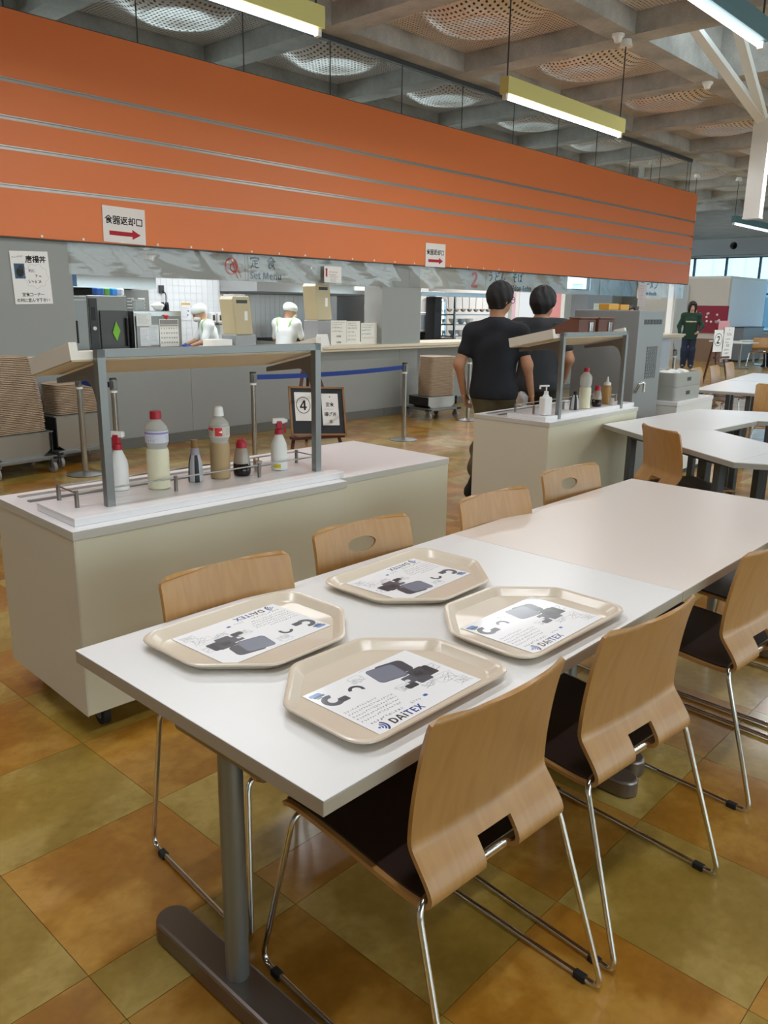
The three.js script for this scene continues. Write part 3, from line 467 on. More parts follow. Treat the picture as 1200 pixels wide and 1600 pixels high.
const matTex = canvasTex(1380, 940, (g, w, h) => {
  g.fillStyle = '#fbfbfc'; g.fillRect(0, 0, w, h);
  const X = (u) => u * w, Y = (v) => v * h, rrect = (x, y, a, b, r, f, st) => { g.beginPath(); g.roundRect(x, y, a, b, r); if (f) { g.fillStyle = f; g.fill(); } if (st) { g.strokeStyle = st; g.lineWidth = 3; g.stroke(); } };
  // pencil outlines of machine parts
  for (const [u, v, a, b] of [[0.78, 0.62, 0.15, 0.16], [0.84, 0.4, 0.12, 0.13], [0.66, 0.62, 0.1, 0.1], [0.36, 0.05, 0.1, 0.12], [0.5, 0.5, 0.1, 0.1], [0.86, 0.78, 0.1, 0.12]]) { rrect(X(u), Y(v), X(a), Y(b), 26, null, '#a4a7ae'); g.strokeStyle = '#a4a7ae'; g.lineWidth = 3; for (let k = 0; k < 12; k++) { g.beginPath(); g.moveTo(X(u) + rr(-30, X(a) + 20), Y(v) + rr(0, Y(b) + 20)); g.lineTo(X(u) + rr(-30, X(a) + 40), Y(v) + rr(0, Y(b) + 30)); g.stroke(); } g.beginPath(); g.arc(X(u + a / 2), Y(v + b * 0.8), 34, 0, 7); g.stroke(); }
  // grey rounded housing with its dark side and the machine under it
  g.save(); g.translate(X(0.62), Y(0.24)); g.rotate(0.18); rrect(-40, -175, 330, 250, 60, '#4a4b55'); rrect(-160, -150, 330, 290, 52, '#6d7180'); rrect(-150, -142, 308, 262, 46, '#7f8494'); g.restore();
  for (const [u, v, a, b, c] of [[0.62, 0.42, 0.17, 0.14, '#5a5b64'], [0.72, 0.36, 0.15, 0.17, '#47484f'], [0.56, 0.55, 0.1, 0.08, '#3c3d44'], [0.78, 0.46, 0.13, 0.12, '#3f4047'], [0.68, 0.54, 0.13, 0.09, '#52535c'], [0.85, 0.38, 0.06, 0.18, '#33343a'], [0.62, 0.47, 0.04, 0.05, '#e9e9ee'], [0.74, 0.44, 0.07, 0.05, '#2e2f35']]) rrect(X(u), Y(v), X(a), Y(b), 22, c);
  g.strokeStyle = '#26272c'; g.lineWidth = 10; g.beginPath(); g.arc(X(0.78), Y(0.46), 40, 0, 7); g.stroke();
  // clamp and hook
  g.lineCap = 'butt'; g.strokeStyle = '#5c5f68'; g.lineWidth = 56; g.beginPath(); g.arc(X(0.1), Y(0.26), 74, 0.7, 5.2); g.stroke(); rrect(X(0.13), Y(0.27), 100, 80, 14, '#494b53'); g.strokeStyle = '#3b3d44'; g.lineWidth = 34; g.beginPath(); g.arc(X(0.31), Y(0.27), 62, 3.4, 6.9); g.stroke();
  rrect(X(0.015), Y(0.05), 130, 52, 24, '#7c9cc9'); rrect(X(0.03), Y(0.1), 120, 30, 12, '#3f5f9c'); rrect(X(0.04), Y(0.135), 60, 18, 6, '#6f8a3a');
  lines(g, X(0.03), Y(0.5), X(0.42), 28, 5, '#4c4e55', 1.85); lines(g, X(0.5), Y(0.02), X(0.12), 14, 1, '#999'); lines(g, X(0.05), Y(0.8), X(0.36), 34, 1, '#222', 1); lines(g, X(0.42), Y(0.8), X(0.12), 30, 1, '#123a8c', 1); rrect(X(0.55), Y(0.79), 48, 34, 8, '#1f5fb4');
  // company mark: concentric blue arcs and the wordmark
  g.lineCap = 'round'; g.strokeStyle = '#2b4fa6'; for (const [r, lw] of [[24, 14], [50, 16]]) { g.lineWidth = lw; g.beginPath(); g.arc(X(0.075) - 18, Y(0.915), r, -0.9, 1.0); g.stroke(); } g.fillStyle = '#2b4fa6'; g.beginPath(); g.arc(X(0.075) - 26, Y(0.915), 12, 0, 7); g.fill(); g.strokeStyle = '#27356f'; g.lineWidth = 20; g.beginPath(); g.arc(X(0.075) - 24, Y(0.912), 82, -0.7, 0.95); g.stroke();
  g.font = 'bold 122px sans-serif'; g.textBaseline = 'middle'; g.fillStyle = '#1c1e26'; g.fillText('DA', X(0.15), Y(0.918)); const q = g.measureText('DA').width; g.fillText('i', X(0.15) + q, Y(0.918)); const q2 = q + g.measureText('i').width; g.fillStyle = '#24418c'; g.fillText('TEX', X(0.15) + q2, Y(0.918));
});
const mMat = Ph(0xffffff, 0.35, { map: matTex, clearcoat: 0.35, clearcoatRoughness: 0.12 }), edgeMat = S(0xf4f4f2, 0.6);
const paperG = (w, d) => { const g = bb(-w / 2, w / 2, 0, 0.0007, -d / 2, d / 2); return g; };
for (const [x, z, turn, l] of [[1.222, -1.553, PI + 0.02, 'beside the chair at the table end, its placemat upside down'], [1.245, -1.145, -0.01, 'nearest the viewer, in front of the nearest chair'], [1.842, -1.547, PI + 0.04, 'in front of the chair with the handle hole'], [1.803, -1.135, -0.02, 'on the near side towards the pinkish table']]) {
  one('cafeteria_tray', trayG, M.tray, 'beige six-sided tray ' + l, 'tray', [x, 0.7205, z], turn, 'trays on the table');
  const off = V(0, 0, 0.036).applyAxisAngle(V(0, 1, 0), turn);
  const p = one('placemat', paperG(0.345, 0.235), [edgeMat, edgeMat, mMat, edgeMat, edgeMat, edgeMat], 'printed white placemat on the tray ' + l.replace(', its placemat upside down', ''), 'placemat', [x + off.x, 0.7262, z + off.z], turn + 0.015, 'placemats on the trays');
}
// ---------------------------------------------------------------- condiment benches
function condimentBench(pos, turn, len, dep, postX, postZ, label, slotLen) {
  const t = thing('condiment_bench', label, 'bench', pos, turn);
  part(t, 'cabinet_body', bb(0.004, len - 0.004, 0.1, 0.768, -dep + 0.004, -0.003, 0.004), M.cream); part(t, 'end_panel', bb(0, 0.0045, 0.1, 0.767, -dep + 0.003, -0.002), M.creamEnd);
  part(t, 'worktop', bb(-0.004, len, 0.797, 0.8, -dep, 0.004, 0.001), M.laminate); part(t, 'worktop_edge', bb(-0.004, len, 0.768, 0.7965, -dep, 0.004, 0.002), M.laminateEdge);
  part(t, 'riser_board', bb(0.03, len + 0.03, 0.8, 0.83, -0.37, -0.05, 0.003), M.laminate);
  for (let k = 0; k < 3; k++) part(t, 'slide_rail', mg(bb(0.06, slotLen, 0.8, 0.8045, -dep + 0.06 + k * 0.1, -dep + 0.078 + k * 0.1, 0.002), bb(0.06, slotLen, 0.8, 0.803, -dep + 0.084 + k * 0.1, -dep + 0.09 + k * 0.1)), k % 2 ? M.steelDull : M.steel);
  const rail = (z) => { for (const x of [0.11, 0.52, 0.93, len + 0.0]) part(t, 'rail_post', cyl(0.008, 0.008, 0.062, x, 0.861, z, 12), M.footSteel); part(t, 'guard_rail', rod([0.1, 0.884, z], [len + 0.01, 0.884, z], 0.0035, 8), M.steel); };
  rail(-0.2); rail(-0.355); for (const x of [0.11, len]) part(t, 'guard_rail', rod([x, 0.884, -0.2], [x, 0.884, -0.355], 0.0035, 8), M.steel);
  for (const x of postX) part(t, 'frame_post', bb(x - 0.016, x + 0.016, 0.8, 1.4, postZ - 0.016, postZ + 0.016, 0.002), M.steelDull);
  part(t, 'frame_rail', bb(postX[0] - 0.016, postX[1] + 0.016, 1.37, 1.4, postZ - 0.016, postZ + 0.016, 0.002), M.steelDull);
  const bl = postX[1] - postX[0] + 0.15, b = part(t, 'shelf_board', mg(bb(0, bl, 0, 0.028, -0.365, 0), bb(0, 0.03, 0.028, 0.062, -0.365, 0), bb(bl - 0.03, bl, 0.028, 0.062, -0.365, 0), bb(0.03, bl - 0.03, 0.028, 0.045, -0.365, -0.34)), M.boardWhite), u = part(t, 'shelf_underside', meterUV(bb(0.003, bl - 0.003, -0.005, -0.0005, -0.362, -0.003)), M.boardPly);
  for (const q of [b, u]) { q.position.set(postX[0] - 0.095, 1.364, postZ - 0.019); q.rotation.x = -0.21; }
  for (const x of postX) { const s = new THREE.Shape(); s.moveTo(0, -0.14); s.lineTo(0, 0.012); s.lineTo(-0.05, 0.0); s.lineTo(-0.335, -0.061); s.lineTo(-0.335, -0.078); s.lineTo(-0.1, -0.05); s.quadraticCurveTo(-0.025, -0.045, -0.008, -0.14); s.closePath(); part(t, 'shelf_bracket', ext(s, 0.02, 0.002).rotateY(-PI / 2).scale(1, 1, 1).translate(x + 0.01, 1.335, postZ - 0.012), M.footSteel); }
  for (const [x, z] of [[0.1, -0.1], [len - 0.1, -0.1], [0.1, -dep + 0.1], [len - 0.1, -dep + 0.1]]) { const c = part(t, 'caster', mg(new THREE.CylinderGeometry(0.04, 0.04, 0.028, 20).rotateZ(PI / 2).translate(x, 0.04, z)), M.blackRubber); part(c, 'fork', mg(bb(x - 0.022, x + 0.022, 0.075, 0.1, z - 0.03, z + 0.03), bb(x - 0.02, x - 0.015, 0.03, 0.09, z - 0.015, z + 0.015), bb(x + 0.015, x + 0.02, 0.03, 0.09, z - 0.015, z + 0.015)), M.steelDull); }
  return t;
}
const b1 = condimentBench([1.224, 0, -2.574], -0.039, 1.262, 0.7, [0.21, 1.21], -0.145, 'cream condiment bench with bottles, nearest, beside the tray table', 1.25);
{
  const t = thing('side_cabinet', 'low cream cabinet with empty white top joined to the nearest condiment bench', 'cabinet', [2.487, 0, -2.58], -0.02);
  part(t, 'cabinet_body', bb(0.004, 0.788, 0.1, 0.768, -0.72, -0.004, 0.003), M.cream); part(t, 'worktop', bb(0, 0.79, 0.797, 0.8, -0.724, 0, 0.001), M.laminate); part(t, 'worktop_edge', bb(0, 0.79, 0.768, 0.7965, -0.724, 0, 0.002), M.laminateEdge); part(t, 'plinth', bb(0.05, 0.74, 0, 0.1, -0.66, -0.06), M.darkGrey);
}
const b2 = condimentBench([4.83, 0, -2.92], 0.004, 1.35, 0.64, [0.21, 1.15], -0.06, 'cream condiment bench further back, in front of the tall grey machine', 1.2);
// bottles
const lab = (w, h, fn) => S(0xffffff, 0.5, { map: canvasTex(w, h, fn) });
const labelTex = {
  dressing: lab(512, 256, (g, w, h) => { g.fillStyle = '#d9d8e4'; g.fillRect(0, 0, w, h); g.fillStyle = '#6c63a8'; g.fillRect(150, 20, 60, 90); g.fillStyle = '#8d86c0'; g.fillRect(0, 30, w, 40); lines(g, 20, 100, 470, 18, 6, '#55555f'); }),
  sesame: lab(512, 256, (g, w, h) => { g.fillStyle = '#cfc8bc'; g.fillRect(0, 0, w, h); for (const x of [0, 256]) { g.fillStyle = '#d8413f'; g.fillRect(x + 90, 20, 70, 70); g.fillRect(x + 170, 20, 60, 200); g.fillStyle = '#fff'; g.beginPath(); g.moveTo(x + 200, 120); g.lineTo(x + 228, 90); g.lineTo(x + 228, 150); g.fill(); lines(g, x + 8, 30, 80, 14, 8, '#444'); lines(g, x + 95, 110, 70, 12, 6, '#555'); } }),
  spray: lab(256, 256, (g, w, h) => { g.fillStyle = '#f2f1ee'; g.fillRect(0, 0, w, h); g.fillStyle = '#463c72'; g.fillRect(20, 20, 216, 44); lines(g, 24, 90, 200, 12, 8, '#777'); g.fillStyle = '#222'; g.fillRect(180, 200, 50, 40); }),
  soy: lab(256, 256, (g, w, h) => { g.fillStyle = '#b8b9bd'; g.fillRect(0, 0, w, h); g.fillStyle = '#222226'; for (const x of [30, 90, 150, 210]) g.fillRect(x, 0, 26, h); g.fillStyle = '#dcdce0'; g.fillRect(0, 0, w, 40); }),
};
const tubeLabel = (r0, r1, y0, y1, a0 = 0, al = PI * 2) => new THREE.CylinderGeometry(r1, r0, y1 - y0, 28, 1, true, a0, al).translate(0, (y0 + y1) / 2, 0);
const fill = { mayo: Ph(0xe9e3c4, 0.35), sesame: Ph(0xb59a70, 0.4), soy: Ph(0x1c1310, 0.15), tan: Ph(0xb48a4e, 0.35) };
function dressing(pos, label, mat, lb, cap, s = 1, topCap = 'screw') {
  const t = thing('dressing_bottle', label, 'bottle', pos, 0, 'condiment bottles');
  part(t, 'body', lathe([[0, 0], [0.042, 0], [0.045, 0.006], [0.044, 0.06], [0.045, 0.11], [0.045, 0.15], [0.041, 0.165]].map((p) => [p[0] * s, p[1] * s])), mat);
  part(t, 'upper_body', lathe([[0.041, 0.165], [0.039, 0.172], [0.045, 0.186], [0.046, 0.24], [0.042, 0.252], [0.03, 0.268], [0.021, 0.276], [0.02, 0.284], [0, 0.284]].map((p) => [p[0] * s, p[1] * s])), M.clearPlastic);
  if (lb) part(t, 'label', tubeLabel(0.0465 * s, 0.0468 * s, 0.19 * s, 0.238 * s), lb);
  part(t, 'cap', topCap === 'screw' ? cyl(0.022 * s, 0.023 * s, 0.03 * s, 0, 0.298 * s, 0, 24) : lathe([[0.023, 0.283], [0.023, 0.29], [0.02, 0.318], [0.014, 0.326], [0, 0.327]].map((p) => [p[0] * s, p[1] * s])), cap); return t;
}
function soyFlask(pos, label, s = 1) { const t = thing('soy_sauce_flask', label, 'bottle', pos, 0, 'condiment bottles'); part(t, 'sauce', lathe([[0, 0], [0.032, 0], [0.037, 0.008], [0.0385, 0.02], [0.037, 0.055], [0, 0.056]].map((p) => [p[0] * s, p[1] * s])), fill.soy); part(t, 'glass', lathe([[0.0372, 0.055], [0.034, 0.08], [0.025, 0.12], [0.022, 0.128]].map((p) => [p[0] * s, p[1] * s])), Ph(0xcdbfae, 0.15, { transmission: 0.5, thickness: 0, side: THREE.DoubleSide })); part(t, 'cap', lathe([[0.024, 0.122], [0.0235, 0.14], [0.018, 0.158], [0, 0.162]].map((p) => [p[0] * s, p[1] * s])), M.red); return t; }
function sprayBottle(pos, turn, label, body, lb) {
  const t = thing('spray_bottle', label, 'bottle', pos, turn, 'spray bottles');
  part(t, 'body', lathe([[0, 0], [0.034, 0], [0.037, 0.005], [0.037, 0.1], [0.034, 0.12], [0.018, 0.158], [0.016, 0.165], [0, 0.165]]), body);
  if (lb) part(t, 'label', tubeLabel(0.0374, 0.0374, 0.03, 0.09, -0.6, 1.9), lb);
  part(t, 'collar', cyl(0.018, 0.019, 0.022, 0, 0.175, 0), M.red); part(t, 'trigger', mg(bb(-0.012, 0.014, 0.186, 0.225, -0.014, 0.014, 0.004), bar([0.024, 0.215, 0], [0.03, 0.168, 0], 0.008, 0.012)), M.red); part(t, 'nozzle_shroud', mg(bb(-0.03, 0.03, 0.212, 0.236, -0.013, 0.013, 0.006), bb(0.03, 0.04, 0.216, 0.23, -0.006, 0.006, 0.002)), M.whitePlastic);
  return t;
}
const ty = 0.8305;
sprayBottle([1.605, ty, -2.93], 2.2, 'white spray bottle with red trigger and printed label, behind the steel post', Ph(0xf0efeb, 0.4), labelTex.spray);
dressing([1.735, ty, -2.85], 'tall dressing bottle with red cap and pale cream sauce', fill.mayo, labelTex.dressing, M.red);
{ const t = thing('soy_sauce_carton', 'small grey striped soy sauce bottle with brown cap', 'bottle', [1.915, ty, -2.855], 0.4, 'condiment bottles'); part(t, 'body', lathe([[0, 0], [0.03, 0], [0.032, 0.005], [0.028, 0.08], [0.02, 0.115], [0, 0.115]]), labelTex.soy); part(t, 'neck', cyl(0.017, 0.02, 0.03, 0, 0.128, 0), Ph(0x9a94a0, 0.4)); part(t, 'cap', cyl(0.014, 0.015, 0.035, 0, 0.16, 0), S(0x8d6a3d, 0.5)); }
dressing([2.035, ty, -2.845], 'tall sesame dressing bottle with white cap and red label', fill.sesame, labelTex.sesame, M.whitePlastic, 0.95, 'round');
soyFlask([2.135, ty, -2.825], 'round soy sauce flask with red cap beside the sesame dressing');
{ const t = thing('toothpick_cup', 'small clear cup of toothpicks beside the plain spray bottle', 'cup', [2.225, ty, -2.83]); part(t, 'cup', lathe([[0, 0.002], [0.016, 0.002], [0.022, 0.05]]), Ph(0xe8e6e0, 0.1, { transmission: 0.7, thickness: 0, side: THREE.DoubleSide })); const p = []; for (let k = 0; k < 14; k++) { const a = rr(0, 6.3), r = rr(0.004, 0.016); p.push(rod([Math.cos(a) * r * 0.6, 0.004, Math.sin(a) * r * 0.6], [Math.cos(a) * r * 1.4, 0.065, Math.sin(a) * r * 1.4], 0.0012, 5)); } part(t, 'toothpicks', mg(p), S(0xb08a66, 0.7)).userData.kind = 'stuff'; }
{ const s = sprayBottle([2.335, ty, -2.81], -0.5, 'plain white spray bottle with red trigger and yellow sticker', Ph(0xf0f0ea, 0.4), null); part(s, 'sticker', tubeLabel(0.0376, 0.0376, 0.014, 0.03, -0.9, 0.9), S(0xd8c622, 0.5)); }
// second bench
{ const t = thing('pump_bottle', 'white pump bottle of hand sanitizer on the further condiment bench', 'bottle', [4.945, ty, -3.03], -0.4); part(t, 'body', mg(bb(-0.035, 0.035, 0, 0.13, -0.035, 0.035, 0.012), lathe([[0.03, 0.125], [0.014, 0.15], [0, 0.15]])), Ph(0xf1f0ee, 0.35)); part(t, 'pump', mg(cyl(0.015, 0.016, 0.02, 0, 0.158, 0), cyl(0.005, 0.005, 0.04, 0, 0.185, 0), bb(-0.055, 0.02, 0.2, 0.212, -0.008, 0.008, 0.003), bb(-0.058, -0.048, 0.185, 0.206, -0.005, 0.005)), M.whitePlastic); }
dressing([5.53, ty, -3.05], 'tall dressing bottle with red cap on the further condiment bench', fill.mayo, null, M.red, 0.97);
soyFlask([5.72, ty, -3.05], 'soy sauce flask with red cap on the further condiment bench');
{ const t = thing('squeeze_bottle', 'squeeze bottle of tan sauce with white pointed cap on the further bench', 'bottle', [5.93, ty, -3.08]); part(t, 'body', lathe([[0, 0], [0.032, 0], [0.034, 0.005], [0.034, 0.13], [0.027, 0.15], [0, 0.15]]), fill.tan); part(t, 'cap', lathe([[0.028, 0.148], [0.028, 0.168], [0.012, 0.175], [0.004, 0.215], [0, 0.215]]), M.whitePlastic); }
{ const t = thing('soy_sauce_carton', 'small white pouch bottle on the further condiment bench', 'bottle', [5.4, ty, -3.06]); part(t, 'body', lathe([[0, 0], [0.035, 0], [0.036, 0.01], [0.03, 0.07], [0.016, 0.11], [0, 0.11]]), labelTex.soy); part(t, 'cap', cyl(0.012, 0.013, 0.025, 0, 0.122, 0), M.blackRubber); }
{ const t = thing('toothpick_cup', 'clear cup on the further condiment bench beside the squeeze bottle', 'cup', [5.86, ty, -3.0]); part(t, 'cup', lathe([[0, 0.002], [0.018, 0.002], [0.025, 0.06]]), Ph(0xe8e6e0, 0.1, { transmission: 0.7, thickness: 0, side: THREE.DoubleSide })); part(t, 'toothpicks', cyl(0.012, 0.014, 0.055, 0, 0.032, 0), S(0xb89a7a, 0.7)); }
for (const [x, z, l] of [[5.5, -3.06, 'first of two brown wooden box lids on the further bench shelf'], [5.79, -3.06, 'second of two brown wooden box lids, towards the grey machine']]) { const t = thing('wooden_box', l, 'box', [x, 1.385, z], 0.004, 'wooden boxes on the shelf'); const s = poly([[0, -0.0], [0, 0.1], [-0.06, 0.11], [-0.3, 0.0], [-0.3, -0.06]]); const w = part(t, 'body', ext(s, 0.24, 0.003).rotateY(-PI / 2).translate(0.12, 0, 0), S(0x6d4230, 0.55)); part(t, 'lid', box(0.26, 0.01, 0.1, 0, 0.113, -0.03, 0.003), S(0x7d5140, 0.5)); part(t, 'chrome_rack', box(0.05, 0.075, 0.01, 0.05, 0.045, 0.008, 0.003), M.chrome); }
// tall grey machine, white cabinet with two crates
{
  const t = thing('tea_dispenser', 'tall grey metal dispenser cabinet behind the further condiment bench', 'dispenser', [6.63, 0, -3.2]);
  part(t, 'body', bb(0, 0.5, 0.04, 1.555, -0.62, 0, 0.006), M.fridge); const v = []; for (let k = 0; k < 6; k++) v.push(bb(0.1 + k * 0.06, 0.145 + k * 0.06, 1.44, 1.48, 0.0, 0.003)); part(t, 'vent_slots', mg(v), M.darkGrey);
  const gr = []; for (let i = 0; i < 10; i++) gr.push(bb(0.2, 0.4, 0.98 + i * 0.028, 0.995 + i * 0.028, 0, 0.004)); for (let i = 0; i < 6; i++) gr.push(bb(0.2 + i * 0.038, 0.206 + i * 0.038, 0.97, 1.25, 0, 0.003)); part(t, 'grille', mg(gr), S(0x5b5d5c, 0.5)); part(t, 'plinth', bb(0.03, 0.47, 0, 0.04, -0.58, -0.03), M.black);
  part(t, 'tap', pipe([[0.02, 0.86, 0.01], [0.02, 0.95, 0.05], [0.06, 0.95, 0.07], [0.06, 0.87, 0.07]], 0.012, 0.03), M.chrome);
  part(t, 'top_packet', mg(bb(0.02, 0.2, 1.556, 1.61, -0.4, -0.3, 0.005), bb(0.24, 0.4, 1.556, 1.605, -0.4, -0.3, 0.005)), S(0xd29a3a, 0.5));
}
{
  const t = thing('white_cabinet', 'low white cabinet carrying the two grey crates', 'cabinet', [7.4, 0, -3.12], 0.02); part(t, 'body', bb(0, 0.9, 0.05, 0.69, -0.6, 0, 0.004), M.white); part(t, 'worktop', bb(-0.005, 0.905, 0.69, 0.73, -0.605, 0.005, 0.003), M.laminate); part(t, 'plinth', bb(0.03, 0.87, 0, 0.05, -0.57, -0.03), M.darkGrey);
  const crate = (y, l) => { const c = thing('plastic_crate', l, 'crate', [7.72, y, -3.34], 0.02, 'stacked grey crates'); const o = new THREE.Shape(); o.absarc(0.26, 0.14, 0.04, 0, PI / 2); o.absarc(-0.26, 0.14, 0.04, PI / 2, PI); o.absarc(-0.26, -0.14, 0.04, PI, PI * 1.5); o.absarc(0.26, -0.14, 0.04, PI * 1.5, PI * 2); o.closePath(); const h = new THREE.Path(); h.absarc(0.255, 0.135, 0.03, 0, PI / 2); h.absarc(-0.255, 0.135, 0.03, PI / 2, PI); h.absarc(-0.255, -0.135, 0.03, PI, PI * 1.5); h.absarc(0.255, -0.135, 0.03, PI * 1.5, PI * 2); o.holes.push(h); part(c, 'wall', ext(o, 0.125, 0.002).rotateX(-PI / 2).translate(0, 0.003, 0), M.greyCrate); part(c, 'base', bb(-0.28, 0.28, 0.003, 0.012, -0.16, 0.16), M.greyCrate); part(c, 'handle_recess', bb(-0.06, 0.03, 0.05, 0.085, 0.179, 0.184), M.darkGrey); return c; };
  crate(0.7305, 'lower of two grey plastic crates on the white cabinet'); crate(0.8605, 'upper grey plastic crate, holding white cloths');
  for (const [x, z, i] of [[7.58, -3.36, 'first'], [7.74, -3.34, 'second'], [7.9, -3.32, 'third']]) { const g = new THREE.IcosahedronGeometry(0.07, 3), p = g.attributes.position; for (let k = 0; k < p.count; k++) { const q = V().fromBufferAttribute(p, k), n = 1 + 0.18 * Math.sin(q.x * 60 + x * 9) * Math.sin(q.z * 50 + q.y * 40); p.setXYZ(k, q.x * n, q.y * n * 0.55, q.z * n); } g.computeVertexNormals(); one('folded_cloth', g, M.white, `crumpled white cloth in the upper crate, ${i} from the grey machine`, 'cloth', [x, 0.965, z], 0, 'cloths in the crate'); }
}
// ---------------------------------------------------------------- stanchions with retractable belts
const stanchions = [[3.52, -7.04, 'polished belt stanchion beside the tray carts'], [3.6, -6.57, 'belt stanchion behind the steel post of the nearest bench'], [4.98, -6.37, 'belt stanchion partly hidden behind the black menu board'], [7.23, -6.37, 'polished belt stanchion standing free on the floor'], [9.23, -6.92, 'belt stanchion behind the man in the navy polo'], [13.47, -5.81, 'distant belt stanchion beside the numbered sign']];
const stProto = (() => { const o = new THREE.Group(); part(o, 'base_plate', lathe([[0, 0], [0.165, 0], [0.165, 0.008], [0.06, 0.022], [0.03, 0.03], [0, 0.03]], 40), M.steelDull); part(o, 'pole', cyl(0.026, 0.026, 0.78, 0, 0.42, 0, 24), M.stainless); part(o, 'collar', cyl(0.031, 0.031, 0.02, 0, 0.8, 0, 24), M.whitePlastic); part(o, 'belt_head', mg(cyl(0.032, 0.032, 0.09, 0, 0.86, 0, 24), bb(-0.02, 0.02, 0.83, 0.89, 0.02, 0.04)), M.steelDull); part(o, 'head_cap', cyl(0.028, 0.034, 0.012, 0, 0.911, 0, 24), M.black); return o; })();
for (const [x, z, l] of stanchions) { const o = stProto.clone(); o.name = numbered('belt_stanchion'); o.position.set(x, 0, z); scene.add(o); tag(o, l, 'stanchion', 'belt stanchions'); }
for (const [a, b, l] of [[0, 1, 'short blue belt between the two stanchions by the tray carts'], [2, 3, 'blue belt stretched behind the black menu board'], [5, 6, 'distant blue belt beside the numbered sign']]) {
  const [x0, z0] = stanchions[a], [x1, z1] = b < 6 ? stanchions[b] : [17.5, -7.6], L = Math.hypot(x1 - x0, z1 - z0), g = new THREE.BoxGeometry(L - 0.07, 0.048, 0.0015, 24), p = g.attributes.position; for (let i = 0; i < p.count; i++) p.setY(i, p.getY(i) - 0.02 * (1 - (2 * p.getX(i) / L) ** 2)); one('barrier_belt', g, M.blueBelt, l, 'belt', [(x0 + x1) / 2, 0.865, (z0 + z1) / 2], -Math.atan2(z1 - z0, x1 - x0), 'barrier belts');
}
// ---------------------------------------------------------------- tray carts with stacks
function cart(pos, turn, label, stackN, pitch, lean, grp, trayLabel, wt) {
  const t = thing('tray_cart', label, 'cart', pos, turn, 'tray carts');
  part(t, 'platform', bb(-0.3, 0.3, 0.13, 0.165, -0.24, 0.24, 0.006), M.steelDull);
  const s = poly([[-0.2, 0.165], [0.2, 0.165], [0.275, 0.22], [0.275, wt - 0.012], [-0.275, wt - 0.012], [-0.275, 0.22]]); part(t, 'tray_well', ext(s, 0.36, 0).translate(0, 0, -0.18), M.steel); for (const q of [-1, 1]) part(t, 'side_plate', mg(box(0.012, wt - 0.21, 0.4, q * 0.282, (wt + 0.19) / 2, 0)), M.black);
  part(t, 'well_rim', bb(-0.3, 0.3, wt - 0.011, wt - 0.001, -0.2, 0.2), M.steelDull);
  for (const [x, z] of [[-0.27, 0.2], [0.27, 0.2], [-0.27, -0.2], [0.27, -0.2]]) { const c = part(t, 'caster', new THREE.CylinderGeometry(0.055, 0.055, 0.03, 20).rotateZ(PI / 2).translate(x, 0.055, z), S(0x9a9894, 0.5)); part(c, 'fork', mg(bb(x - 0.024, x - 0.018, 0.05, 0.125, z - 0.02, z + 0.02), bb(x + 0.018, x + 0.024, 0.05, 0.125, z - 0.02, z + 0.02), bb(x - 0.03, x + 0.03, 0.115, 0.13, z - 0.04, z + 0.04)), M.steelDull); part(c, 'bumper', cyl(0.045, 0.045, 0.02, x * 1.1, 0.145, z * 1.12), M.black); }
  for (let k = 0; k < stackN; k++) { const f = k / stackN, m = one('cafeteria_tray', stackG, M.trayStack, trayLabel, 'tray', [pos[0] + lean[0] * f * f + rr(-0.004, 0.004), wt + k * pitch, pos[2] + lean[1] * f * f + rr(-0.004, 0.004)], turn + rr(-0.012, 0.012), grp); }
  return t;
}
cart([3.06, 0, -7.5], 0.1, 'steel tray cart with the tallest, leaning stack', 43, 0.016, [-0.1, 0.02], 'trays on the leaning stack', 'beige tray in the tall leaning stack on the first cart', 0.39);
cart([3.74, 0, -7.7], 0.1, 'steel tray cart with the short stack, beside the stanchion', 18, 0.0162, [-0.01, 0], 'trays on the short stack', 'beige tray in the short stack beside the stanchion', 0.5);
cart([9.05, 0, -7.42], -0.12, 'steel tray cart under the counter, left of the man in the polo', 34, 0.0162, [0.02, 0], 'trays on the stack under the counter', 'beige tray in the stack under the counter behind the man', 0.33);
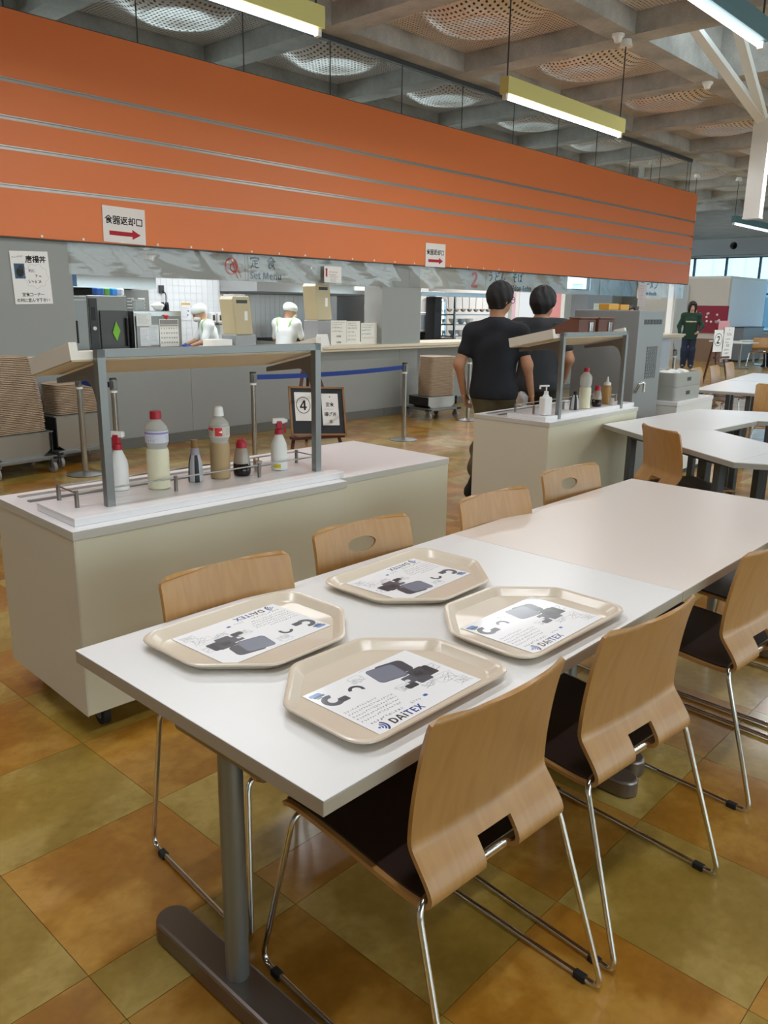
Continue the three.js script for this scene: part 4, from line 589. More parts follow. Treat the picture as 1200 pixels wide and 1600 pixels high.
// ---------------------------------------------------------------- signs on easels
const sheetMat = (w, h, fn) => S(0xffffff, 0.75, { map: canvasTex(w, h, fn) });
function sheetPart(parent, name, w, h, mat, x, y, z) { const m = part(parent, name, box(w, h, 0.0015), [M.paper, M.paper, M.paper, M.paper, mat, M.paper]); m.position.set(x, y, z); return m; }
const circled = (n) => (g, w, h) => { g.fillStyle = '#f6f5f2'; g.fillRect(0, 0, w, h); g.strokeStyle = '#1b1b1b'; g.lineWidth = w * 0.035; g.beginPath(); g.ellipse(w / 2, h * 0.45, w * 0.4, h * 0.28, 0, 0, 7); g.stroke(); g.fillStyle = '#1b1b1b'; g.font = `bold ${Math.round(h * 0.48)}px sans-serif`; g.textAlign = 'center'; g.textBaseline = 'middle'; g.fillText(n, w / 2, h * 0.46); };
{
  const t = thing('menu_easel', 'black menu board in a wooden frame on a dark easel, numbered four', 'sign', [6.14, 0, -6.78], -0.36);
  const tilt = 0.3, b = new THREE.Group(); b.name = 'display_board'; t.add(b); b.position.set(0, 0.14, 0.19); b.rotation.set(-tilt, 0, -0.05);
  part(b, 'panel', box(0.62, 0.52, 0.012, 0, 0.28, 0), M.board); part(b, 'frame', mg(box(0.66, 0.022, 0.024, 0, 0.545, 0.004), box(0.66, 0.022, 0.024, 0, 0.015, 0.004), box(0.022, 0.54, 0.024, -0.32, 0.28, 0.004), box(0.022, 0.54, 0.024, 0.32, 0.28, 0.004)), S(0x9a7048, 0.6));
  sheetPart(b, 'number_sheet', 0.2, 0.32, sheetMat(256, 400, circled('4')), -0.17, 0.33, 0.0085);
  sheetPart(b, 'menu_sheet', 0.2, 0.36, sheetMat(256, 460, (g, w, h) => { g.fillStyle = '#f4f3f0'; g.fillRect(0, 0, w, h); g.fillStyle = '#222'; g.font = 'bold 40px sans-serif'; g.textAlign = 'center'; g.fillText('4', w / 2, 60); jp(g, '定食', 60, 130, 60, '#222', 0.12); lines(g, 30, 220, 190, 12, 1, '#555'); jp(g, '揚げ丼', 30, 270, 60, '#222', 0.12); jp(g, '丼', 100, 380, 55, '#222', 0.12); }), 0.15, 0.3, 0.0085);
  part(t, 'easel_leg', bar([-0.3, 0, 0.12], [-0.05, 0.97, -0.12], 0.035, 0.02), M.brownWood); part(t, 'easel_leg', bar([0.3, 0, 0.12], [0.05, 0.97, -0.12], 0.035, 0.02), M.brownWood); part(t, 'rear_leg', bar([0.05, 0, -0.35], [0, 0.95, -0.14], 0.03, 0.02), M.brownWood); part(t, 'ledge', box(0.62, 0.035, 0.12, 0, 0.125, 0.13), M.brownWood); part(t, 'cross_piece', box(0.24, 0.03, 0.02, 0, 0.82, -0.06), M.brownWood);
}
{
  const t = thing('number_sign', 'white sheets numbered two on a tall brown easel, far back', 'sign', [13.3, 0, -5.02], -0.2);
  part(t, 'easel_leg', bar([-0.22, 0, 0.18], [-0.05, 1.3, -0.04], 0.03, 0.02), M.brownWood); part(t, 'easel_leg', bar([0.22, 0, 0.18], [0.05, 1.3, -0.04], 0.03, 0.02), M.brownWood); part(t, 'rear_leg', bar([0, 0, -0.3], [0, 1.3, -0.06], 0.03, 0.02), M.brownWood); part(t, 'ledge', box(0.4, 0.03, 0.04, 0, 0.84, 0.06), M.brownWood);
  sheetPart(t, 'number_sheet', 0.25, 0.34, sheetMat(256, 350, circled('2')), -0.14, 1.1, 0.06); sheetPart(t, 'menu_sheet', 0.27, 0.5, sheetMat(256, 470, (g, w, h) => { g.fillStyle = '#f6f4f2'; g.fillRect(0, 0, w, h); g.fillStyle = '#222'; g.font = 'bold 34px sans-serif'; g.textAlign = 'center'; g.fillText('2', w / 2, 50); jp(g, 'うどん', 60, 80, 44, '#222', 0.1); lines(g, 50, 160, 150, 30, 2, '#333'); jp(g, 'そば', 80, 250, 40, '#222', 0.1); lines(g, 40, 320, 170, 30, 3, '#222'); }), 0.15, 1.06, 0.055);
  part(t, 'pink_note', box(0.3, 0.14, 0.002, 0.02, 1.34, 0.03), S(0xd9a0a4, 0.7));
}
// ---------------------------------------------------------------- notices on the serving wall
function notice(name, label, cat, x0, x1, y0, y1, z, cw, ch, fn, turn = 0, group) { const m = one(name, box(x1 - x0, y1 - y0, 0.0015), [M.paper, M.paper, M.paper, M.paper, sheetMat(cw, ch, fn), M.paper], label, cat, [(x0 + x1) / 2, (y0 + y1) / 2, z], 0, group); m.rotation.z = turn; return m; }
const returnSign = (g, w, h) => { g.fillStyle = '#eee7e2'; g.fillRect(0, 0, w, h); jp(g, '食器返却口', w * 0.05, h * 0.26, w * 0.17, '#1c1c1c', 0.12, 0.06); g.fillStyle = '#b3202c'; g.fillRect(w * 0.14, h * 0.68, w * 0.56, h * 0.12); g.beginPath(); g.moveTo(w * 0.68, h * 0.6); g.lineTo(w * 0.88, h * 0.74); g.lineTo(w * 0.68, h * 0.88); g.fill(); };
notice('return_sign', 'white sign with a red arrow pinned to the orange fascia, larger in view', 'sign', 4.36, 4.84, 2.15, 2.5, ZW + 0.056, 400, 300, returnSign, -0.02, 'tray return signs');
notice('return_sign', 'white sign with a red arrow further along the orange fascia', 'sign', 9.42, 9.88, 2.13, 2.46, ZW + 0.056, 400, 300, returnSign, 0.01, 'tray return signs');
notice('rice_bowl_poster', 'white rice bowl poster taped to the grey wall', 'poster', 3.42, 3.79, 1.53, 2.02, ZW + 0.006, 480, 640, (g, w, h) => {
  g.fillStyle = '#f4f2ee'; g.fillRect(0, 0, w, h); g.save(); g.translate(20, 64); g.rotate(-0.1); lines(g, 0, 0, 160, 22, 1, '#222'); g.restore(); jp(g, '唐揚丼', 190, 56, 84, '#151515', 0.13, 0.02); g.fillStyle = '#3d5f78'; g.fillRect(36, 150, 130, 180); g.fillStyle = '#2a2a2c'; g.beginPath(); g.ellipse(104, 250, 46, 60, 0.2, 0, 7); g.fill(); g.fillStyle = '#44413e'; g.beginPath(); g.arc(118, 196, 30, 0, 7); g.fill();
  jp(g, '列に', 210, 215, 42, '#222', 0.1); lines(g, 290, 280, 120, 40, 1, '#222'); lines(g, 190, 345, 230, 40, 1, '#222'); g.strokeStyle = '#bbb'; g.lineWidth = 3; g.beginPath(); for (let a = 0; a <= 6.4; a += 0.1) { const r = 1 + 0.08 * Math.sin(a * 9); g.lineTo(300 + Math.cos(a) * 150 * r, 300 + Math.sin(a) * 140 * r); } g.stroke(); jp(g, '定食コーナー', 100, 500, 46, '#151515', 0.12, 0.02); jp(g, 'の列に並んで下さい', 24, 570, 46, '#151515', 0.12, 0.02);
}, 0.03);
notice('small_notice', 'small white notice with a red figure on the acrylic strip', 'sign', 7.41, 7.72, 1.845, 2.05, ZW + 0.05, 300, 200, (g, w, h) => { g.fillStyle = '#f0ede8'; g.fillRect(0, 0, w, h); g.fillStyle = '#b5393c'; g.fillRect(24, 60, 30, 70); g.beginPath(); g.arc(39, 44, 18, 0, 7); g.fill(); lines(g, 80, 60, 200, 20, 2, '#a33'); lines(g, 100, 120, 150, 16, 3, '#555'); });
// lettering on the header: cut-out strokes a few millimetres thick
function lettering(name, label, text, x, y, size, mat, wgt = 0.1) {
  const t = thing(name, label, 'lettering', [x, y, ZW - 0.028]), g = []; let ox = 0;
  for (const ch of text) { if (KANA[ch]) { for (const st of KANA[ch].split(';')) { const P = st.split(' ').map((p) => p.split(',').map(Number)); for (let i = 1; i < P.length; i++) { const [a, b] = P[i - 1], [c, d] = P[i]; g.push(bar([ox + a / 100 * size, (1 - b / 100) * size, 0], [ox + c / 100 * size, (1 - d / 100) * size, 0], size * wgt, 0.004)); } } } ox += ch === ' ' ? size * 0.7 : size * 1.08; }
  part(t, 'characters', mg(g), mat); return t;
}
const font = await new FontLoader().loadAsync('fonts/droid/droid_sans_bold.typeface.json');
const inkMat = S(0x1e1e20, 0.5), redInk = S(0xc4553f, 0.5);
function latin(parent, text, size, x, y, z, mat = inkMat) { return part(parent, 'latin_text', new TextGeometry(text, { font, size, depth: 0.003, curveSegments: 4 }).translate(x, y, z), mat); }
{ const t = lettering('hatch_title', 'black lettering of the set menu hatch on the grey header', '定 食', 6.28, 1.975, 0.14, inkMat, 0.11); latin(t, 'Set Menu', 0.078, -0.01, -0.12, 0); }
{ const t = lettering('hatch_title', 'black lettering of the noodle hatch, behind the two men', 'うどん・そば', 11.1, 1.97, 0.16, inkMat, 0.1); latin(t, 'Noodles / Udon-Soba', 0.085, 0.1, -0.13, 0); }
{ const t = lettering('hatch_title', 'black lettering of the ramen hatch at the far end', 'ラーメン', 16.55, 1.99, 0.2, inkMat, 0.11); latin(t, 'Ramen Noodle', 0.075, 0.05, -0.13, 0); part(t, 'backing_sheet', bb(-0.1, 1.05, -0.2, 0.25, -0.012, -0.006), M.paper); }
for (const [x, l, k] of [[6.0, 'red bowl and chopsticks mark beside the set menu lettering', 0], [10.75, 'red figure two mark above the noodle hatch', 1]]) { const t = thing('hatch_mark', l, 'logo', [x, 1.985, ZW - 0.028]); if (!k) part(t, 'ring', mg(new THREE.TorusGeometry(0.085, 0.011, 8, 30), new THREE.TorusGeometry(0.045, 0.009, 8, 20).translate(0.03, -0.01, 0), bar([0.0, 0.09, 0], [0.09, -0.13, 0], 0.014, 0.004), bar([0.03, 0.09, 0], [0.14, -0.12, 0], 0.014, 0.004)), redInk); else latin(t, '2', 0.24, -0.1, -0.12, 0, redInk); }
// ---------------------------------------------------------------- kitchen
const label6 = ['first', 'second', 'third', 'fourth', 'fifth', 'sixth'];
{ const t = thing('exhaust_hood', 'stainless hood above the dark ovens', 'hood', [4.2, 0, 0]); const s = poly([[0, 1.72], [1.2, 1.72], [1.2, 1.9], [0.3, 2.4], [0, 2.4]]); part(t, 'canopy', mg(bb(0, 1.55, 1.72, 1.89, -9.3, -9.26), bb(0, 1.55, 1.72, 1.89, -10.4, -9.3), bb(0.2, 1.4, 1.89, 2.5, -10.4, -9.6)), M.stainless); part(t, 'vinyl_sheet', bb(0.05, 0.5, 1.73, 1.9, -9.255, -9.25), S(0x6f98c8, 0.4)); }
{
  const t = thing('combi_oven', 'dark steel combination oven with glass door behind the hatch', 'oven', [4.68, 0, -9.0]);
  part(t, 'body', bb(0, 0.5, 0.55, 1.63, -0.75, 0, 0.01), M.ovenDark); part(t, 'door', bb(0.13, 0.49, 0.98, 1.46, 0, 0.03, 0.006), M.ovenDoor); part(t, 'control_panel', bb(0.01, 0.11, 0.9, 1.6, 0, 0.015, 0.003), M.darkGrey); part(t, 'display', bb(0.03, 0.08, 1.35, 1.5, 0.015, 0.018), M.black); part(t, 'knob', cyl(0.022, 0.022, 0.02, 0, 0, 0).rotateX(PI / 2).translate(0.055, 1.26, 0.025), M.whitePlastic); part(t, 'handle', bb(0.44, 0.47, 1.05, 1.38, 0.03, 0.07, 0.01), M.black); part(t, 'stand', bb(0.02, 0.48, 0, 0.55, -0.7, -0.02), M.stainless);
}
{ const t = thing('warming_cabinet', 'narrow dark steel cabinet beside the grey wall edge', 'cabinet', [4.45, 0, -8.95]); part(t, 'body', bb(0, 0.2, 0.3, 1.62, -0.7, 0, 0.008), M.ovenDark); part(t, 'door', bb(0.02, 0.18, 0.95, 1.58, 0, 0.02, 0.005), M.steelDull); part(t, 'handle', bb(0.03, 0.05, 1.1, 1.35, 0.02, 0.05, 0.006), M.black); }
{ const t = thing('louvred_oven', 'grey louvred oven behind the dark one', 'oven', [5.25, 0, -9.85]); part(t, 'body', bb(0, 0.75, 0.4, 1.72, -0.6, 0, 0.008), M.ovenDark); const g = []; for (let k = 0; k < 4; k++) for (let j = 0; j < 4; j++) g.push(bb(0.1 + k * 0.16, 0.2 + k * 0.16, 1.48 + j * 0.04, 1.495 + j * 0.04, 0, 0.006)); part(t, 'louvres', mg(g), M.whiteGloss); }
{
  const t = thing('stainless_refrigerator', 'low stainless refrigerator covered with paper notes', 'refrigerator', [5.2, 0, -8.9]); part(t, 'body', bb(0, 0.66, 0.2, 1.46, -0.6, 0, 0.006), M.stainless); part(t, 'door', bb(0.02, 0.64, 0.3, 1.4, 0, 0.02, 0.005), M.steelDull);
  const note = (c) => sheetMat(200, 260, (g, w, h) => { g.fillStyle = c; g.fillRect(0, 0, w, h); lines(g, 16, 30, 160, 12, 10, '#667'); });
  sheetPart(t, 'paper_note', 0.2, 0.15, note('#eef2f4'), 0.12, 1.36, 0.024); sheetPart(t, 'paper_note', 0.14, 0.22, note('#e4e9f0'), 0.13, 1.16, 0.022); sheetPart(t, 'paper_note', 0.13, 0.24, note('#dfe8ee'), 0.25, 1.18, 0.025);
  sheetPart(t, 'wall_calendar', 0.27, 0.33, sheetMat(300, 360, (g, w, h) => { g.fillStyle = '#f4f4f2'; g.fillRect(0, 0, w, h); g.fillStyle = '#999'; g.fillRect(10, 10, 280, 60); g.fillStyle = '#333'; g.font = 'bold 26px sans-serif'; g.textAlign = 'center'; for (let r = 0; r < 4; r++) for (let c = 0; c < 7; c++) g.fillText(String(r * 7 + c + 1 > 30 ? '' : r * 7 + c + 1), 32 + c * 39, 130 + r * 62); g.fillRect(10, 82, 280, 8); }), 0.46, 1.2, 0.026);
  part(t, 'heart_magnet', mg(new THREE.SphereGeometry(0.02, 12, 10).translate(0.42, 1.4, 0.03), new THREE.SphereGeometry(0.02, 12, 10).translate(0.44, 1.4, 0.03), new THREE.ConeGeometry(0.026, 0.04, 12).rotateX(PI).translate(0.43, 1.375, 0.03)), S(0xd0343c, 0.4));
}
{ const s = poly([[0, 0.12], [0.05, 0.01], [0, -0.11], [-0.05, -0.01]]); one('green_tag', ext(s, 0.004), S(0x86cf3a, 0.5), 'green diamond-shaped tag hanging on the dark oven door', 'tag', [5.0, 1.22, -8.963]); }
for (const [k, [x, w, c]] of [[4.9, 0.1, 0x3f78d0], [5.0, 0.08, 0x6fae4a], [5.11, 0.11, 0x2f8fe0], [5.23, 0.09, 0xd8dde0]].entries()) one('food_packet', box(w, 0.09, 0.12, 0, 0.045, 0, 0.02), S(c, 0.45), `${['blue', 'green', 'bright blue', 'white'][k]} food packet on top of the dark oven`, 'packet', [x, 1.631, -9.15 - k * 0.04], 0.2 * k, 'packets on the oven');
{ const g = new THREE.IcosahedronGeometry(0.07, 3), p = g.attributes.position; for (let k = 0; k < p.count; k++) { const q = V().fromBufferAttribute(p, k); p.setXYZ(k, q.x * (1.1 + 0.2 * Math.sin(q.y * 70)), q.y * 0.75, q.z); } g.computeVertexNormals(); one('plastic_bag', g, M.whiteGloss, 'small white plastic bag on the refrigerator', 'bag', [5.66, 1.512, -9.1]); }
for (const [x, i] of [[5.76, 'nearer'], [5.82, 'further']]) { const t = thing('black_jar', `${i} of two black jars on the refrigerator`, 'jar', [x, 1.461, -9.15], 0, 'jars on the refrigerator'); part(t, 'body', cyl(0.025, 0.027, 0.08, 0, 0.04, 0), M.black); part(t, 'lid', cyl(0.02, 0.024, 0.025, 0, 0.092, 0), M.darkGrey); }
{ const t = thing('clear_box', 'clear food box standing on the refrigerator', 'box', [5.45, 1.461, -9.2]); part(t, 'body', bb(-0.06, 0.06, 0, 0.12, -0.05, 0.05, 0.008), Ph(0xcfd6d0, 0.2, { transmission: 0.4, thickness: 0 })); part(t, 'lid', bb(-0.064, 0.064, 0.12, 0.13, -0.054, 0.054), M.whitePlastic); }
{ const t = thing('wall_socket', 'dark wall socket with a hanging cable on the white tiles', 'socket', [6.6, 1.745, -10.505]); part(t, 'plate', bb(-0.04, 0.04, -0.055, 0.055, 0, 0.02, 0.004), M.darkGrey); part(t, 'cable', pipe([[0.01, -0.02, 0.025], [0.05, -0.06, 0.04], [0.055, -0.25, 0.02]], 0.007, 0.03), M.black); }
notice('hygiene_poster', 'hygiene poster with a yellow heading on the white tiles', 'poster', 6.93, 7.08, 1.31, 1.56, -10.508, 160, 260, (g, w, h) => { g.fillStyle = '#eceff2'; g.fillRect(0, 0, w, h); g.fillStyle = '#e0b24a'; g.fillRect(0, 0, w, 30); lines(g, 12, 60, 130, 12, 9, '#789'); g.fillStyle = '#445'; g.fillRect(110, 110, 20, 20); g.fillRect(100, 170, 20, 20); });
notice('vertical_sign', 'narrow white vertical sign on the tiles beside the pipe', 'sign', 8.11, 8.21, 1.26, 1.56, -10.508, 100, 300, (g, w, h) => { g.fillStyle = '#eef0f0'; g.fillRect(0, 0, w, h); jpV(g, '定食口', 28, 30, 50, '#222', 0.13); });
for (const [x, l] of [[7.42, 'nearer'], [7.545, 'further']]) { const t = thing('soap_dispenser', `${l} of two white wall dispensers on the tiles`, 'dispenser', [x, 1.27, -10.5], 0, 'wall dispensers'); part(t, 'housing', bb(-0.045, 0.045, 0, 0.16, 0, 0.1, 0.02), M.whitePlastic); part(t, 'window', bb(-0.02, 0.02, 0.04, 0.12, 0.098, 0.103), M.darkGrey); part(t, 'drip_tray', bb(-0.04, 0.04, -0.03, -0.01, 0, 0.09), M.steelDull); }
{ const t = thing('wall_pipe', 'grey pipe bending along the white tiles', 'pipe', [0, 0, -10.46]); part(t, 'run', pipe([[7.72, 1.3, 0], [7.72, 1.73, 0], [8.6, 1.73, 0]], 0.014, 0.05), M.steelDull); part(t, 'clamp', mg(bb(7.85, 7.88, 1.71, 1.76, -0.03, 0.02), bb(8.3, 8.33, 1.71, 1.76, -0.03, 0.02)), M.steelDull); }
{ const t = thing('exhaust_hood', 'long stainless hood over the cooking range', 'hood', [7.62, 0, -9.6]); part(t, 'canopy', mg(bb(0, 2.35, 1.74, 1.92, -0.02, 0.0), bb(0, 2.35, 1.74, 2.3, -0.9, -0.02)), M.stainless); part(t, 'grease_edge', bb(0, 2.35, 1.71, 1.74, -0.9, 0.01), M.darkGrey); part(t, 'wash_lamp', bb(2.0, 2.3, 1.8, 1.86, 0.0, 0.02), M.whiteGloss); }
function riceDispenser(pos, turn, label, h0, tall) {
  const t = thing('rice_dispenser', label, 'dispenser', pos, turn, 'rice dispensers'); part(t, 'base', bb(-0.17, 0.17, 0, h0, -0.24, 0.02, 0.006), S(0x9fa3a6, 0.5, { metalness: 0.2 })); const s = poly([[-0.13, 0], [0.13, 0], [0.09, tall - 0.03], [0.07, tall], [-0.16, tall], [-0.18, tall - 0.03]]); part(t, 'hopper', ext(s, 0.22, 0.012).translate(0, h0 + 0.012, -0.23), M.beige); part(t, 'lid', bb(-0.15, 0.06, h0 + tall + 0.024, h0 + tall + 0.045, -0.21, -0.04, 0.008), M.whitePlastic); part(t, 'vent_strip', bb(-0.13, 0.05, h0 + tall - 0.06, h0 + tall - 0.02, 0.0, 0.004), M.darkGrey); part(t, 'instruction_sheet', bb(0.0, 0.05, h0 + tall * 0.4, h0 + tall * 0.65, 0.002, 0.005), M.paper);
  return t;
}
riceDispenser([6.34, 1.0365, -8.25], 0.1, 'beige rice dispenser on the counter, left of the cook in profile', 0.15, 0.44);
riceDispenser([7.75, 1.0365, -8.3], 0.1, 'taller beige rice dispenser behind the price sheets', 0.32, 0.46);
{ const g = (rows, big) => (c, w, h) => { c.fillStyle = '#efece2'; c.fillRect(0, 0, w, h); lines(c, 20, 20, w - 50, 20, 2, '#444'); for (let k = 0; k < rows; k++) lines(c, 20, 90 + k * 56, w - 60, 26, 1, k === 2 ? '#b06a2a' : '#222'); if (big) { c.fillStyle = '#222'; c.font = 'bold 40px sans-serif'; c.fillText('¥300', w * 0.35, 250); c.fillText('¥360', w * 0.35, 340); } };
  notice('price_sheet', 'white price sheet beside the taller rice dispenser', 'sign', 7.69, 7.985, 1.038, 1.36, -8.12, 300, 360, g(2, true), 0, 'price sheets on the counter'); notice('price_sheet', 'middle white price sheet on the counter', 'sign', 7.99, 8.25, 1.038, 1.35, -8.12, 280, 340, g(4, false), 0, 'price sheets on the counter'); notice('price_sheet', 'widest white price sheet, against the grey pillar', 'sign', 8.25, 8.57, 1.038, 1.325, -8.1, 340, 300, g(3, false), 0, 'price sheets on the counter');
  const c = one('table_tent', ext(poly([[-0.06, 0], [0.06, 0], [0.012, 0.15], [-0.012, 0.15]]), 0.17, 0).rotateY(0), M.paper, 'folded white card on the counter edge behind the bench frame', 'card', [7.35, 1.0365, -8.02], PI / 2); }
{ const t = thing('cooking_range', 'dark cooking range with pots under the long hood', 'range', [8.25, 0, -9.95]); part(t, 'body', bb(0, 1.7, 0, 1.0, -0.55, 0.1, 0.006), M.stainless); part(t, 'burner_top', bb(0.02, 1.68, 1.0, 1.04, -0.5, 0.08), M.black); for (const x of [0.35, 0.9, 1.4]) part(t, 'pan_support', new THREE.TorusGeometry(0.16, 0.015, 8, 24).rotateX(PI / 2).translate(x, 1.06, -0.2), M.black); }
for (const [x, r, l] of [[8.55, 0.15, 'wide steel pot on the cooking range'], [9.2, 0.12, 'narrow steel pot on the cooking range']]) { const t = thing('cooking_pot', l, 'pot', [x, 1.076, -10.15], 0, 'pots on the range'); part(t, 'pot', lathe([[0, 0], [r, 0], [r, 0.18], [r + 0.01, 0.185]]), M.stainless); part(t, 'handle', new THREE.TorusGeometry(0.03, 0.006, 6, 12).translate(r + 0.02, 0.14, 0), M.stainless); part(t, 'lid', lathe([[r, 0.186], [r * 0.5, 0.205], [0.015, 0.212], [0.015, 0.23], [0, 0.232]]), M.stainless); }
{ const t = thing('steel_worktop', 'stainless worktop in front of the two cooks', 'worktop', [5.95, 0, -9.0]); part(t, 'top', bb(0, 2.0, 0.86, 0.9, -0.45, 0, 0.004), M.stainless); for (const [a, b] of [[0.05, -0.4], [1.95, -0.4], [0.05, -0.05], [1.95, -0.05]]) part(t, 'leg', cyl(0.02, 0.02, 0.86, a, 0.43, b, 10), M.stainless); }
one('white_container', bb(-0.15, 0.15, 0, 0.1, -0.1, 0.1, 0.01), M.whiteGloss, 'white food container beside the cook with blue gloves', 'container', [6.0, 1.037, -8.35]);
// noodle hatch
{ const t = thing('microwave_oven', 'white microwave on a stand in the noodle hatch', 'microwave', [10.8, 0, -9.2]); part(t, 'case', bb(0, 0.42, 1.14, 1.46, -0.35, 0, 0.01), M.white); part(t, 'door_window', bb(0.02, 0.28, 1.18, 1.42, 0, 0.008), S(0xb9c4d0, 0.2)); part(t, 'control_strip', bb(0.3, 0.4, 1.18, 1.42, 0, 0.008), M.black); part(t, 'stand', bb(0, 0.42, 0, 1.13, -0.35, -0.02), M.stainless); }
{ const t = thing('noodle_boiler', 'tall shiny rounded noodle boiler in the noodle hatch', 'boiler', [11.55, 0, -9.5]); part(t, 'drum', cyl(0.24, 0.26, 0.62, 0, 1.34, 0, 36), M.chrome); part(t, 'dome', lathe([[0.24, 1.65], [0.2, 1.7], [0.1, 1.73], [0, 1.735]], 36), M.stainless); part(t, 'base', bb(-0.3, 0.3, 0, 1.03, -0.28, 0.28, 0.01), M.ovenDark); }
{ const t = thing('steel_rack', 'stainless shelf rack over the noodle hatch with hanging ladles', 'rack', [10.3, 0, -8.85]); part(t, 'overshelf', bb(0, 2.1, 1.73, 1.8, -0.3, 0, 0.004), M.stainless); for (const [x, y] of [[1.0, 1.05], [1.0, 1.25], [1.0, 1.42]]) part(t, 'shelf', bb(x, 2.1, y, y + 0.02, -0.3, 0), M.stainless); for (const x of [1.02, 2.08]) part(t, 'upright', bb(x - 0.015, x + 0.015, 0.9, 1.73, -0.02, 0.01), M.stainless); part(t, 'dark_column', bb(0.6, 0.78, 0.9, 1.72, -0.3, -0.1), M.black); }
for (let k = 0; k < 7; k++) { const x = 11.05 + k * 0.2, t = thing('ladle', `steel ladle hanging over the noodle hatch, ${['first', 'second', 'third', 'fourth', 'fifth', 'sixth', 'seventh'][k]} from the grey pillar`, 'ladle', [x, 1.73, -8.8], 0.3 * k, 'hanging ladles'); part(t, 'handle', bar([0, 0, 0], [0.02, -0.2, 0.01], 0.012, 0.005), M.steelDull); part(t, 'bowl', new THREE.SphereGeometry(0.05, 16, 8, 0, PI * 2, PI / 2, PI / 2).translate(0.03, -0.2, 0.02), M.stainless); }
for (let k = 0; k < 6; k++) { const t = thing('noodle_bowl', `stacked noodle bowl on the rack, ${label6[k]} from the boiler`, 'bowl', [11.45 + (k % 3) * 0.22, k < 3 ? 1.071 : 1.271, -8.98], 0, 'bowls on the rack'); part(t, 'bowl', lathe([[0, 0], [0.04, 0], [0.04, 0.012], [0.075, 0.05], [0.085, 0.085], [0.08, 0.085], [0.07, 0.05], [0, 0.015]]), k % 2 ? M.whiteGloss : S(0x9fb0bf, 0.3)); part(t, 'rim', new THREE.TorusGeometry(0.0835, 0.003, 6, 24).rotateX(PI / 2).translate(0, 0.085, 0), S(0x33506e, 0.3)); }
for (let k = 0; k < 5; k++) one('food_tub', lathe([[0, 0], [0.04, 0], [0.045, 0.08], [0.04, 0.08], [0.036, 0.01], [0, 0.01]]), k % 2 ? M.stainless : S(0x7a5a36, 0.5), `small food tub on the counter of the noodle hatch, ${label6[k]} from the pillar`, 'tub', [11.05 + k * 0.16, 1.0365, -8.3], 0, 'tubs on the counter');
// ramen hatch and its notices
notice('pale_notice', 'pale notice on the grey pillar behind the second man', 'sign', 14.75, 15.35, 1.45, 1.67, ZW - 0.095, 200, 90, (g, w, h) => { g.fillStyle = '#e2e8dc'; g.fillRect(0, 0, w, h); lines(g, 20, 15, 150, 14, 4, '#8ab0a0'); });
{ const t = thing('condiment_display', 'yellow and white food boxes on the ramen counter', 'display', [16.2, 1.0365, -8.25]); part(t, 'yellow_box', bb(0, 0.5, 0, 0.45, -0.2, 0, 0.01), S(0xd9a54a, 0.5)); part(t, 'white_box', bb(0.55, 1.0, 0, 0.5, -0.2, 0, 0.01), M.white); part(t, 'dark_box', bb(1.1, 1.4, 0, 0.42, -0.2, 0, 0.01), M.darkGrey); }
notice('hanging_notice', 'pinkish white notice hanging over the ramen hatch', 'sign', 16.3, 16.65, 1.62, 2.1, ZW + 0.06, 120, 200, (g, w, h) => { g.fillStyle = '#e6dcdf'; g.fillRect(0, 0, w, h); lines(g, 14, 20, 90, 12, 10, '#977'); });
{ const t = thing('shop_shelf', 'pale shelf with coloured posters seen through the ramen hatch', 'shelf', [15.6, 0, -10.9]); part(t, 'frame', bb(0, 2.8, 0.8, 2.3, -0.1, 0, 0.01), S(0xe0ded6, 0.6)); for (const [a, b, c, d, k] of [[0.1, 0.6, 1.2, 1.9, 0xd8b4be], [0.75, 1.3, 1.3, 2.0, 0xdfe5ea], [1.45, 1.9, 1.25, 1.9, 0xe8d3b0], [2.05, 2.6, 1.3, 2.0, 0xd9908e]]) part(t, 'poster', bb(a, b, c, d, 0, 0.01), S(k, 0.6)); }
// ---------------------------------------------------------------- far hall
{
  const t = struct('wall_room', [26, 0, 0]);
  part(t, 'front_wall', bb(0, 0.15, 0, 2.53, -12.6, -9.7), S(0xcfc4ba, 0.7)); part(t, 'side_wall', bb(0.1501, 3.3, 0, 2.53, -9.85, -9.7), S(0xdfe6ee, 0.7)); part(t, 'roof', bb(0, 3.3, 2.53, 2.6, -12.6, -9.7), M.wallWhite); part(t, 'door_frame', bb(-0.03, 0, 0, 2.35, -11.3, -10.95), S(0xb7babb, 0.5));
  part(t, 'dark_skirting', bb(-0.02, 0, 0, 0.7, -10.9, -9.75), S(0x8a6a55, 0.6));
}
{ const t = thing('pin_board', 'dark red board with white blossoms on the far pale room', 'board', [25.97, 0.88, -10.12]); part(t, 'panel', bb(-0.02, 0.02, 0, 0.83, -0.5, 0.48), S(0x8e2338, 0.7)); for (let k = 0; k < 13; k++) part(t, 'blossom', cyl(0.035, 0.035, 0.006, 0, 0, 0, 8).rotateZ(PI / 2).translate(-0.025, rr(0.3, 0.75), rr(-0.4, 0.35)), S(0xf0dfe0, 0.7)); }
for (const [k, [x, z]] of [[23.6, -8.3], [24.3, -9.0], [25.6, -8.6], [26.9, -7.6]].entries()) { const t = thing('round_cafe_table', `far pedestal table near the windows, ${label6[k]} from the green-shirted person`, 'table', [x, 0, z], 0, 'far pedestal tables'); part(t, 'tabletop', bb(-0.35, 0.35, 0.69, 0.72, -0.35, 0.35, 0.004), M.tableTop); part(t, 'pole', cyl(0.035, 0.035, 0.68, 0, 0.35, 0), M.steelDull); part(t, 'base', lathe([[0, 0], [0.27, 0], [0.26, 0.02], [0.05, 0.05], [0, 0.05]]), M.steel); }
